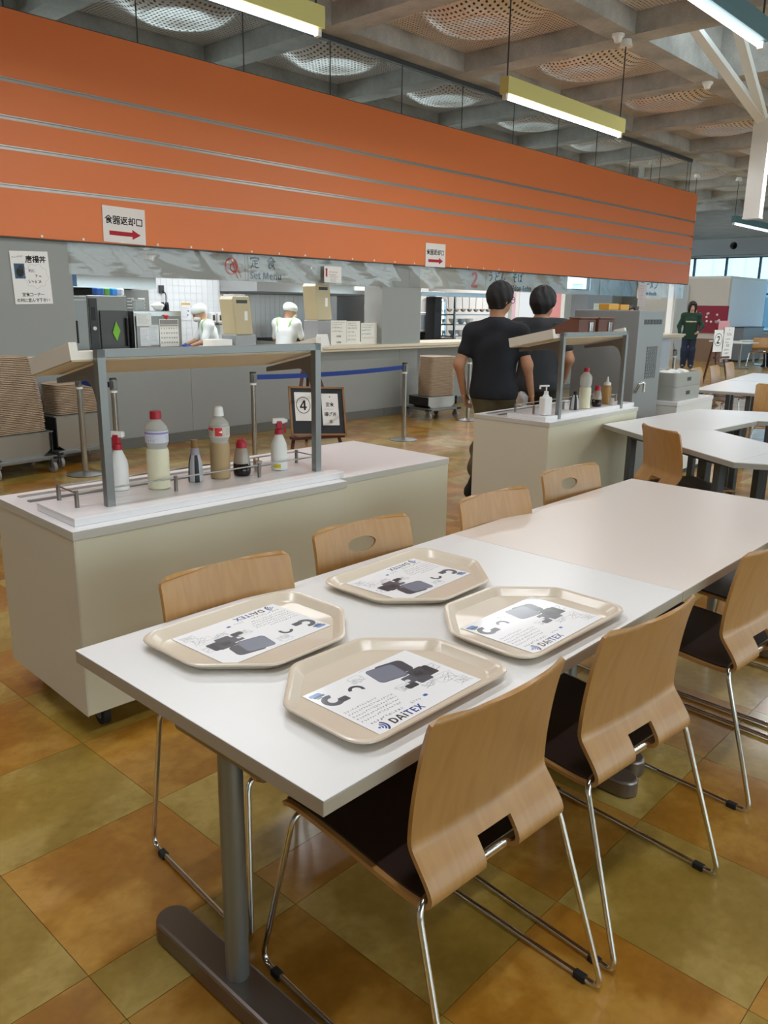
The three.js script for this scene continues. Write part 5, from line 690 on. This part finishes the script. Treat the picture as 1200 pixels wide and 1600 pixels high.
{ const t = thing('grey_locker', 'grey sideboard against the far pale room', 'cabinet', [26.5, 0, -9.3]); part(t, 'body', bb(0, 1.8, 0.05, 1.05, -0.35, 0.0, 0.006), S(0x8b8f94, 0.5)); part(t, 'top', bb(-0.02, 1.82, 1.05, 1.08, -0.37, 0.02), M.darkGrey); part(t, 'plinth', bb(0.03, 1.77, 0, 0.05, -0.32, -0.03), M.black); }
// ---------------------------------------------------------------- people
// Naive surface nets over a distance field.
function nets(f, lo, hi, c) {
  const n = [0, 1, 2].map((k) => Math.ceil((hi[k] - lo[k]) / c) + 1), [nx, ny, nz] = n, D = new Float32Array(nx * ny * nz), id = (i, j, k) => i + nx * (j + ny * k);
  for (let k = 0; k < nz; k++) for (let j = 0; j < ny; j++) for (let i = 0; i < nx; i++) D[id(i, j, k)] = f(lo[0] + i * c, lo[1] + j * c, lo[2] + k * c);
  const vid = new Int32Array(nx * ny * nz).fill(-1), pos = [], ix = [];
  for (let k = 0; k < nz - 1; k++) for (let j = 0; j < ny - 1; j++) for (let i = 0; i < nx - 1; i++) {
    let sx = 0, sy = 0, sz = 0, m = 0; const d = []; for (let q = 0; q < 8; q++) d.push(D[id(i + (q & 1), j + ((q >> 1) & 1), k + (q >> 2))]);
    for (let q = 0; q < 8; q++) for (const b of [1, 2, 4]) { if (q & b) continue; const r = q | b; if ((d[q] < 0) === (d[r] < 0)) continue; const t = d[q] / (d[q] - d[r]); sx += (q & 1) + (b === 1 ? t : 0); sy += ((q >> 1) & 1) + (b === 2 ? t : 0); sz += (q >> 2) + (b === 4 ? t : 0); m++; }
    if (m) { vid[id(i, j, k)] = pos.length / 3; pos.push(lo[0] + (i + sx / m) * c, lo[1] + (j + sy / m) * c, lo[2] + (k + sz / m) * c); }
  }
  const quad = (a, b, e, g, flip) => { if (a < 0 || b < 0 || e < 0 || g < 0) return; flip ? ix.push(a, e, b, a, g, e) : ix.push(a, b, e, a, e, g); };
  for (let k = 1; k < nz - 1; k++) for (let j = 1; j < ny - 1; j++) for (let i = 1; i < nx - 1; i++) {
    const a = D[id(i, j, k)] < 0;
    if (a !== (D[id(i + 1, j, k)] < 0)) quad(vid[id(i, j - 1, k - 1)], vid[id(i, j, k - 1)], vid[id(i, j, k)], vid[id(i, j - 1, k)], !a);
    if (a !== (D[id(i, j + 1, k)] < 0)) quad(vid[id(i - 1, j, k - 1)], vid[id(i - 1, j, k)], vid[id(i, j, k)], vid[id(i, j, k - 1)], !a);
    if (a !== (D[id(i, j, k + 1)] < 0)) quad(vid[id(i - 1, j - 1, k)], vid[id(i, j - 1, k)], vid[id(i, j, k)], vid[id(i - 1, j, k)], !a);
  }
  const g = new THREE.BufferGeometry(); g.setAttribute('position', new THREE.Float32BufferAttribute(pos, 3)); g.setIndex(ix); g.computeVertexNormals(); return g;
}
const cap = (a, b, ra, rb, sq) => { const bx = b[0] - a[0], by = b[1] - a[1], bz = b[2] - a[2], L = bx * bx + by * by + bz * bz || 1e-9; return (x, y, z) => { const px = x - a[0], py = y - a[1], pz = z - a[2]; let t = (px * bx + py * by + pz * bz) / L; t = t < 0 ? 0 : t > 1 ? 1 : t; const dx = px - bx * t, dy = py - by * t, dz = (pz - bz * t) * (sq || 1); return Math.sqrt(dx * dx + dy * dy + dz * dz) - (ra + (rb - ra) * t); }; };
const ell = (c, r) => (x, y, z) => { const a = (x - c[0]) / r[0], b = (y - c[1]) / r[1], e = (z - c[2]) / r[2], l = Math.sqrt(a * a + b * b + e * e); return (l - 1) * Math.min(r[0], r[1], r[2]); };
const uni = (fs, k = 0.03) => (x, y, z) => { let d = 9; for (const f of fs) { const e = f(x, y, z), h = Math.max(k - Math.abs(d - e), 0) / k; d = Math.min(d, e) - h * h * k * 0.25; } return d; };
const grow = (f, o) => (x, y, z) => f(x, y, z) - o;
const cut = (f, g) => (x, y, z) => Math.max(f(x, y, z), g(x, y, z));
const turned = (f, o, yaw, pitch) => { const cy = Math.cos(yaw), sy = Math.sin(yaw), cp = Math.cos(pitch), sp = Math.sin(pitch); return (x, y, z) => { const X = x - o[0], Y = y - o[1], Z = z - o[2], x1 = X * cy - Z * sy, z1 = X * sy + Z * cy, y1 = Y * cp + z1 * sp, z2 = -Y * sp + z1 * cp; return f(x1 + o[0], y1 + o[1], z2 + o[2]); }; };
function person(o) {
  const j = { pelvis: [0, 0.95, 0], chest: [0, 1.27, 0], neck: [0, 1.47, -0.01], head: [0, 1.63, 0.015], shL: [0.19, 1.42, -0.01], shR: [-0.19, 1.42, -0.01], elL: [0.25, 1.14, -0.03], elR: [-0.25, 1.14, -0.03], wrL: [0.25, 0.9, 0.06], wrR: [-0.25, 0.9, 0.06], hipL: [0.095, 0.92, 0], hipR: [-0.095, 0.92, 0], knL: [0.1, 0.5, 0.03], knR: [-0.1, 0.5, 0.03], anL: [0.1, 0.09, -0.02], anR: [-0.1, 0.09, -0.02], toL: [0.12, 0.03, 0.14], toR: [-0.12, 0.03, 0.14], ...o.joints };
  const t = thing('person', o.label, 'person', o.pos, o.turn); t.scale.setScalar(o.scale || 1);
  const H = j.head, yaw = o.yaw || 0, pit = o.pitch || 0, N = [j.neck[0], j.neck[1] + 0.03, j.neck[2]], hd = (f) => turned(f, N, yaw, pit), hp = (dx, dy, dz) => [H[0] + dx, H[1] + dy, H[2] + dz];
  const skull0 = uni([ell(hp(0, 0.03, -0.005), [0.077, 0.098, 0.094]), ell(hp(0, -0.045, 0.025), [0.056, 0.07, 0.062])], 0.05), skull = hd(skull0), neck0 = cap([H[0], H[1] - 0.16, H[2] - 0.03], [H[0], H[1] - 0.02, H[2] - 0.03], 0.05, 0.055);
  const face = hd(uni([cap(hp(0, 0.01, 0.088), hp(0, -0.025, 0.106), 0.009, 0.013), ell(hp(0.078, -0.005, -0.005), [0.012, 0.03, 0.018]), ell(hp(-0.078, -0.005, -0.005), [0.012, 0.03, 0.018]), cap(hp(-0.02, -0.058, 0.08), hp(0.02, -0.058, 0.08), 0.008, 0.008)], 0.012));
  const torso = [cap(j.pelvis, j.chest, 0.125, 0.14, 1.28), cap(j.chest, [j.neck[0], j.neck[1] - 0.1, j.neck[2]], 0.14, 0.085, 1.3), cap(j.shL, j.shR, 0.056, 0.056), cap([j.neck[0], j.neck[1] - 0.02, j.neck[2]], j.shL, 0.06, 0.05), cap([j.neck[0], j.neck[1] - 0.02, j.neck[2]], j.shR, 0.06, 0.05), cap([j.shL[0] * 0.45, j.chest[1], j.chest[2]], [j.shL[0] * 0.7, j.shL[1] - 0.03, j.shL[2]], 0.1, 0.075, 1.25), cap([j.shR[0] * 0.45, j.chest[1], j.chest[2]], [j.shR[0] * 0.7, j.shR[1] - 0.03, j.shR[2]], 0.1, 0.075, 1.25), cap(j.hipL, j.hipR, 0.1, 0.1, 1.0)];
  const armL = [cap(j.shL, j.elL, 0.055, 0.041), cap(j.elL, j.wrL, 0.041, 0.026)], armR = [cap(j.shR, j.elR, 0.055, 0.041), cap(j.elR, j.wrR, 0.041, 0.026)];
  const leg = (h, k, a) => [cap(h, k, 0.085, 0.055), cap(k, [a[0], a[1] + (k[1] - a[1]) * 0.6, a[2] + (k[2] - a[2]) * 0.6 - 0.015], 0.053, 0.053), cap(k, a, 0.05, 0.036)], legs = [...leg(j.hipL, j.knL, j.anL), ...leg(j.hipR, j.knR, j.anR), cap(j.anL, j.toL, 0.036, 0.03), cap(j.anR, j.toR, 0.036, 0.03)];
  const neck = cap([j.neck[0], j.neck[1] - 0.06, j.neck[2]], [H[0], H[1] - 0.04, H[2] - 0.02], 0.06, 0.052);
  const b = [0.5, 1.95, 0.55], lo = [-b[0], -0.02, -b[2]], hi = [b[0], b[1], b[2]], cell = o.cell || 0.013;
  const geos = [nets(uni([...torso, ...armL, ...armR, ...legs, neck, skull], 0.035), lo, hi, cell)];
  const hc = (o.fine || 0.005); geos.push(nets(uni([skull, face, neck], 0.012), [H[0] - 0.2, H[1] - 0.22, H[2] - 0.22], [H[0] + 0.2, H[1] + 0.18, H[2] + 0.24], hc));
  // hands: palm, four curled fingers of different lengths, thumb at the side
  for (const [w, e, s] of [[j.wrL, j.elL, 1], [j.wrR, j.elR, -1]]) {
    const d = V(w[0] - e[0], w[1] - e[1], w[2] - e[2]).normalize(), side = V(0, 0, 1).addScaledVector(d, -d.z).normalize(), inn = d.clone().cross(side).multiplyScalar(1), cx = inn.x * s > 0 ? inn.clone().negate() : inn, at = (a, q, r) => [w[0] + d.x * a + side.x * q + cx.x * r, w[1] + d.y * a + side.y * q + cx.y * r, w[2] + d.z * a + side.z * q + cx.z * r], fs = [cap(at(-0.02, 0, 0), at(0.02, 0, 0), 0.024, 0.024), cap(at(0.02, -0.022, 0), at(0.08, -0.027, 0), 0.016, 0.014), cap(at(0.02, 0, 0), at(0.085, 0, 0), 0.018, 0.015), cap(at(0.02, 0.02, 0), at(0.08, 0.026, 0), 0.016, 0.014)];
    [[-0.03, 0.05], [-0.01, 0.062], [0.01, 0.068], [0.029, 0.06]].forEach(([q, L]) => fs.push(cap(at(0.08, q, 0), at(0.08 + L * 0.55, q, L * 0.22), 0.0088, 0.008), cap(at(0.08 + L * 0.55, q, L * 0.22), at(0.08 + L * 0.85, q, L * 0.7), 0.008, 0.0068)));
    fs.push(cap(at(0.02, 0.026, 0.004), at(0.06, 0.045, 0.02), 0.012, 0.009), cap(at(0.06, 0.045, 0.02), at(0.088, 0.044, 0.03), 0.009, 0.0075));
    const c0 = at(0.06, 0, 0.02); geos.push(nets(uni(fs, 0.007), c0.map((q) => q - 0.12), c0.map((q) => q + 0.12), 0.0042));
  }
  const g = mergeGeometries(geos.map((q) => { q.deleteAttribute('uv'); return q; })), p = g.attributes.position, col = new Float32Array(p.count * 3), skin = new THREE.Color(o.skin || 0xc08c6c), dark = new THREE.Color(0x2a1c18), lip = new THREE.Color(0x9a5a50), glove = o.gloves ? new THREE.Color(o.gloves) : null, eyes = [hd(ell(hp(0.032, 0.008, 0.084), [0.016, 0.007, 0.014])), hd(ell(hp(-0.032, 0.008, 0.084), [0.016, 0.007, 0.014])), hd(cap(hp(0.018, 0.03, 0.09), hp(0.046, 0.028, 0.078), 0.006, 0.006)), hd(cap(hp(-0.018, 0.03, 0.09), hp(-0.046, 0.028, 0.078), 0.006, 0.006))], mouth = hd(cap(hp(-0.022, -0.058, 0.088), hp(0.022, -0.058, 0.088), 0.007, 0.007));
  for (let i = 0; i < p.count; i++) { const x = p.getX(i), y = p.getY(i), z = p.getZ(i); let c = skin; if (eyes.some((f) => f(x, y, z) < 0.001)) c = dark; else if (mouth(x, y, z) < 0.002) c = lip; if (glove) for (const w of [j.wrL, j.wrR]) if (Math.hypot(x - w[0], y - w[1], z - w[2]) < 0.17 && Math.hypot(x - (w === j.wrL ? j.elL : j.elR)[0], y - (w === j.wrL ? j.elL : j.elR)[1], z - (w === j.wrL ? j.elL : j.elR)[2]) > 0.2) c = glove; col[i * 3] = c.r; col[i * 3 + 1] = c.g; col[i * 3 + 2] = c.b; }
  g.setAttribute('color', new THREE.BufferAttribute(col, 3)); part(t, 'body', g, new THREE.MeshStandardMaterial({ vertexColors: true, roughness: 0.55 }));
  const hem = o.hem || 0.86, sl = o.sleeve ?? 0.55, wr = (x, y, z) => 0.004 * Math.sin(x * 23 + y * 9) * Math.sin(y * 17 + z * 21);
  // sleeve: upper arm (and forearm when long) up to the share sl of its length
  const sleeveFor = (s, e, w) => { const out = [], k = Math.min(1, sl), q = [s[0] + (e[0] - s[0]) * k, s[1] + (e[1] - s[1]) * k, s[2] + (e[2] - s[2]) * k]; out.push(cap(s, q, 0.062, 0.062 - 0.006 * k)); if (sl > 1) { const m = sl - 1; out.push(cap(e, [e[0] + (w[0] - e[0]) * m, e[1] + (w[1] - e[1]) * m, e[2] + (w[2] - e[2]) * m], 0.054, 0.042)); } return out; };
  const shirtF = cut(uni([...torso.map((f) => grow(f, 0.018)), ...sleeveFor(j.shL, j.elL, j.wrL), ...sleeveFor(j.shR, j.elR, j.wrR), cap([0.03, hem - 0.03, j.pelvis[2]], [0.03, j.chest[1], j.chest[2]], 0.145, 0.145, 1.15), cap([-0.03, hem - 0.03, j.pelvis[2]], [-0.03, j.chest[1], j.chest[2]], 0.145, 0.145, 1.15)], 0.05), (x, y) => Math.max(hem - y, y - (j.neck[1] + 0.035)));
  part(t, 'shirt', nets((x, y, z) => shirtF(x, y, z) + wr(x, y, z), lo, hi, cell), o.shirt);
  if (o.collar) part(t, 'collar', nets(cut(cap([j.neck[0], j.neck[1] - 0.02, j.neck[2]], [j.neck[0], j.neck[1] + 0.05, j.neck[2]], 0.082, 0.07), (x, y) => Math.abs(y - j.neck[1] - 0.012) - 0.032), [-0.15, 1.35, -0.15], [0.15, 1.6, 0.15], 0.007), o.shirt);
  const tr = uni([...legs.slice(0, 6).map((f) => grow(f, 0.022)), grow(torso[7], 0.0), cap(j.knL, j.anL, 0.08, 0.07), cap(j.knR, j.anR, 0.08, 0.068)], 0.05); part(t, 'trousers', nets((x, y, z) => Math.max(tr(x, y, z) + wr(x, y, z), y - (hem + 0.03), 0.03 - y), lo, hi, cell), o.trousers);
  for (const [a, b2] of [[j.anL, j.toL], [j.anR, j.toR]]) { const dz = V(b2[0] - a[0], b2[1] - a[1], b2[2] - a[2]).normalize(), heel = [a[0] - dz.x * 0.03, Math.max(0.04, a[1] - 0.035), a[2] - dz.z * 0.06]; part(t, 'shoe', nets((x, y, z) => Math.max(uni([cap(heel, b2, 0.045, 0.04), cap(a, heel, 0.046, 0.046), cap(b2, [b2[0] + dz.x * 0.05, b2[1] + dz.y * 0.03, b2[2] + dz.z * 0.05], 0.042, 0.034)], 0.03)(x, y, z), 0.003 - y), [Math.min(a[0], b2[0]) - 0.12, -0.01, Math.min(a[2], b2[2]) - 0.18], [Math.max(a[0], b2[0]) + 0.12, a[1] + 0.12, Math.max(a[2], b2[2]) + 0.18], 0.009), o.shoes || M.black); }
  if (o.hair) { const hl = o.hairLow ?? -0.01, vol = o.hairVol ?? 0.014; const sk = uni([skull0, neck0], 0.04), base = (x, y, z) => sk(x, y, z) - 0.004 - vol * 1.3 * (o.bob ? 1 : THREE.MathUtils.smoothstep(y - H[1], hl, hl + 0.1)) - 0.003 * Math.sin(Math.atan2(x - H[0], z - H[2]) * 9 + (y - H[1]) * 25); const hf = hd(cut(base, (x, y, z) => Math.max((H[1] + hl) - y + Math.max(0, (z - H[2]) * 1.1 + 0.02) * (o.fringe ?? 1.0), (z - H[2]) - 0.075 - Math.max(0, y - H[1] - 0.05)))); part(t, 'hair', nets((x, y, z) => hf(x, y, z) + 0.0015 * Math.sin(x * 90) * Math.sin(z * 80 + y * 60), [H[0] - 0.22, H[1] - 0.3, H[2] - 0.24], [H[0] + 0.22, H[1] + 0.2, H[2] + 0.24], 0.008), o.hair); }
  return { t, j, hd, hp, H, N, lo, hi, cell, uni, torso };
}
// objects fixed to the head turn with it
function onHead(q, geo, name, mat, o) { const e = new THREE.Group(); geo.translate(-q.N[0], -q.N[1], -q.N[2]).rotateX(o.pitch || 0).rotateY(o.yaw || 0).translate(q.N[0], q.N[1], q.N[2]); return part(q.t, name, geo, mat); }
{
  const o = { label: 'man in a navy polo shirt and olive trousers walking away, seen from behind', pos: [5.44, 0, -3.83], turn: Math.atan2(0.84, -0.54), scale: 0.985, yaw: -0.85, pitch: 0.05, skin: 0xb98565, shirt: S(0x1c1d24, 0.85), trousers: S(0x564c33, 0.85), shoes: S(0x1d1f20, 0.7), hair: S(0x15110f, 0.7), hairLow: -0.075, hairVol: 0.013, collar: true, hem: 0.86, sleeve: 0.58, joints: { elL: [0.285, 1.13, -0.06], wrL: [0.245, 0.89, 0.03], elR: [-0.265, 1.14, -0.05], wrR: [-0.31, 0.9, 0.07], shL: [0.185, 1.385, -0.01], shR: [-0.185, 1.385, -0.01], hipL: [0.075, 0.92, 0], hipR: [-0.085, 0.92, 0], anL: [0.085, 0.34, -0.4], toL: [0.135, 0.15, -0.36], knL: [0.03, 0.53, -0.02], knR: [-0.08, 0.5, 0.1], anR: [-0.08, 0.09, 0.1], toR: [-0.1, 0.03, 0.26], head: [0, 1.645, 0.01] } };
  const q = person(o); onHead(q, mg(new THREE.TorusGeometry(0.024, 0.0025, 6, 20).translate(q.H[0] + 0.033, q.H[1] + 0.006, q.H[2] + 0.105), new THREE.TorusGeometry(0.024, 0.0025, 6, 20).translate(q.H[0] - 0.033, q.H[1] + 0.006, q.H[2] + 0.105), rod([q.H[0] - 0.06, q.H[1] + 0.01, q.H[2] + 0.1], [q.H[0] - 0.085, q.H[1] + 0.008, q.H[2] - 0.01], 0.003), rod([q.H[0] + 0.06, q.H[1] + 0.01, q.H[2] + 0.1], [q.H[0] + 0.085, q.H[1] + 0.008, q.H[2] - 0.01], 0.003)), 'glasses', M.black, o);
}
{
  const o = { label: 'man in a charcoal shirt with black backpack straps, walking beside the polo man', pos: [6.23, 0, -3.92], turn: Math.atan2(0.86, -0.5), scale: 0.985, yaw: -0.75, pitch: 0, skin: 0xb98766, shirt: S(0x35373a, 0.85), trousers: S(0x3a372f, 0.85), hair: S(0x120f0f, 0.6), hairLow: -0.085, hairVol: 0.02, hem: 0.86, sleeve: 0.6, joints: { elR: [-0.27, 1.15, -0.02], wrR: [-0.24, 0.98, 0.1], elL: [0.25, 1.17, -0.06], wrL: [0.22, 0.98, -0.04], head: [0, 1.62, 0.01] } };
  const q = person(o); const st = (s) => nets(cut(grow(uni(q.torso, 0.05), 0.027), (x, y, z) => Math.max(Math.abs(x - s * (0.14 - (1.44 - y) * 0.45)) - 0.03, 1.12 - y, y - 1.47, z - 0.05)), [-0.35, 0.95, -0.3], [0.35, 1.55, 0.3], 0.012); part(q.t, 'backpack_strap', st(1), M.black); part(q.t, 'backpack_strap', st(-1), M.black);
}
{ // plastic bag in the second man's hand
  const g = new THREE.SphereGeometry(1, 28, 20), p = g.attributes.position; for (let i = 0; i < p.count; i++) { const x = p.getX(i), y = p.getY(i), z = p.getZ(i), w = y > 0 ? 1 - y * 0.75 : 1, cr = 1 + 0.07 * Math.sin(x * 9 + y * 14) * Math.cos(z * 8 - y * 9); p.setXYZ(i, x * 0.085 * w * cr, y * 0.15, z * 0.055 * w * cr); } g.computeVertexNormals(); const t = thing('carrier_bag', 'white plastic carrier bag held by the man with backpack straps', 'bag', [6.13, 0.8, -4.0], 0.8); part(t, 'pouch', g, Ph(0xe8e4e2, 0.3, { transmission: 0.25, thickness: 0, side: THREE.DoubleSide })); part(t, 'handles', mg(rod([-0.02, 0.13, 0], [0.0, 0.2, 0], 0.006), rod([0.02, 0.13, 0], [0.0, 0.2, 0], 0.006)), M.whiteGloss);
}
const whites = S(0xe6ebe8, 0.8), capMat = S(0xdfe8df, 0.8);
for (const [o, strap] of [
  [{ label: 'cook in white with a blue glove working at the worktop, seen in profile', pos: [6.9, 0, -9.72], turn: Math.atan2(-0.85, -0.35), yaw: 0.1, pitch: 0.45, scale: 0.9, skin: 0xc79a7c, gloves: 0x2a56b0, shirt: whites, trousers: whites, hem: 0.8, sleeve: 0.85, cell: 0.016, joints: { chest: [0, 1.27, 0.06], neck: [0, 1.45, 0.12], head: [0, 1.6, 0.16], shL: [0.19, 1.4, 0.09], shR: [-0.19, 1.4, 0.09], elL: [0.27, 1.16, 0.2], wrL: [0.2, 1.08, 0.42], elR: [-0.27, 1.16, 0.2], wrR: [-0.2, 1.08, 0.42] } }, 'green'],
  [{ label: 'cook in white with green apron straps, seen from behind by the rice dispenser', pos: [8.05, 0, -9.5], turn: Math.atan2(0.8, -0.25), yaw: -0.35, pitch: 0.3, scale: 0.91, skin: 0xb98b70, shirt: whites, trousers: whites, hem: 0.8, sleeve: 0.85, cell: 0.016, joints: { chest: [0, 1.27, 0.04], neck: [0, 1.46, 0.08], head: [0, 1.61, 0.12], shL: [0.19, 1.41, 0.05], shR: [-0.19, 1.41, 0.05], elL: [0.27, 1.16, 0.12], wrL: [0.16, 1.1, 0.36], elR: [-0.27, 1.16, 0.12], wrR: [-0.16, 1.1, 0.36] } }, 'green']]) {
  const q = person(o); part(q.t, 'cap', nets(q.hd(cut(uni([ell(q.hp(0, 0.06, -0.02), [0.108, 0.088, 0.118]), ell(q.hp(0, 0.05, -0.07), [0.09, 0.08, 0.08])], 0.04), (x, y, z) => (q.H[1] + 0.015 + (z - q.H[2]) * 0.15) - y)), [q.H[0] - 0.22, q.H[1] - 0.22, q.H[2] - 0.28], [q.H[0] + 0.22, q.H[1] + 0.24, q.H[2] + 0.26], 0.008), capMat);
  part(q.t, 'face_mask', nets(q.hd(cut(ell(q.hp(0, -0.05, 0.04), [0.068, 0.058, 0.078]), (x, y, z) => q.H[2] + 0.02 - z)), [q.H[0] - 0.2, q.H[1] - 0.25, q.H[2] - 0.2], [q.H[0] + 0.2, q.H[1] + 0.15, q.H[2] + 0.25], 0.007), M.white);
  for (const s of [1, -1]) part(q.t, 'apron_strap', nets(cut(grow(uni(q.torso, 0.05), 0.03), (x, y, z) => Math.max(Math.abs(x - s * (0.13 - (1.45 - y) * 0.3)) - 0.02, 0.9 - y)), [-0.35, 0.85, -0.3], [0.35, 1.55, 0.35], 0.013), S(0xa9d08a, 0.7));
}
{
  const o = { label: 'person in a dark green sweatshirt and jeans standing far back by the red board', pos: [22.4, 0, -9.3], turn: Math.atan2(-0.9, 0.42), yaw: 0.1, skin: 0xd0a88f, shirt: S(0x1f3b2c, 0.85), trousers: S(0x1f2a42, 0.85), hair: S(0x231a18, 0.7), hairLow: -0.13, hairVol: 0.03, bob: true, hem: 0.78, sleeve: 1.9, cell: 0.018, fine: 0.008, joints: { elL: [0.3, 1.14, 0.02], wrL: [0.2, 1.0, 0.22], elR: [-0.29, 1.14, 0.0], wrR: [-0.26, 0.92, 0.08] } };
  const q = person(o); part(q.t, 'chest_print', nets(cut(grow(uni(q.torso, 0.05), 0.034), (x, y, z) => Math.max(Math.abs(x) - 0.14, Math.abs(y - 1.26) - 0.025, -z)), [-0.2, 1.15, -0.05], [0.2, 1.4, 0.3], 0.012), S(0xb9b39a, 0.7));
}
person({ label: 'dark-clothed person standing behind the far end of the counter', pos: [18.2, 0, -9.0], turn: Math.atan2(-0.8, 0.6), skin: 0xb58c74, shirt: S(0x252a2a, 0.85), trousers: S(0x202226, 0.85), hair: S(0x191413, 0.7), scale: 0.93, hairLow: -0.06, cell: 0.02, fine: 0.009, sleeve: 0.8 });
person({ label: 'dark-clothed person sitting by the far windows at the right border', pos: [25.3, -0.36, -7.75], turn: Math.atan2(-0.9, -0.4), skin: 0xb58c74, shirt: S(0x23252c, 0.85), trousers: S(0x20242e, 0.85), hair: S(0x191413, 0.7), hairLow: -0.06, cell: 0.02, fine: 0.009, sleeve: 0.7, hem: 0.9, joints: { knL: [0.12, 0.86, 0.42], knR: [-0.12, 0.86, 0.42], anL: [0.12, 0.45, 0.42], anR: [-0.12, 0.45, 0.42], toL: [0.12, 0.39, 0.52], toR: [-0.12, 0.39, 0.52], wrL: [0.2, 1.08, 0.3], wrR: [-0.2, 1.08, 0.3] } });
shade(scene);
scene.traverse((l) => { if (l.isLight) l.castShadow = !l.isRectAreaLight; });
renderer.render(scene, camera);
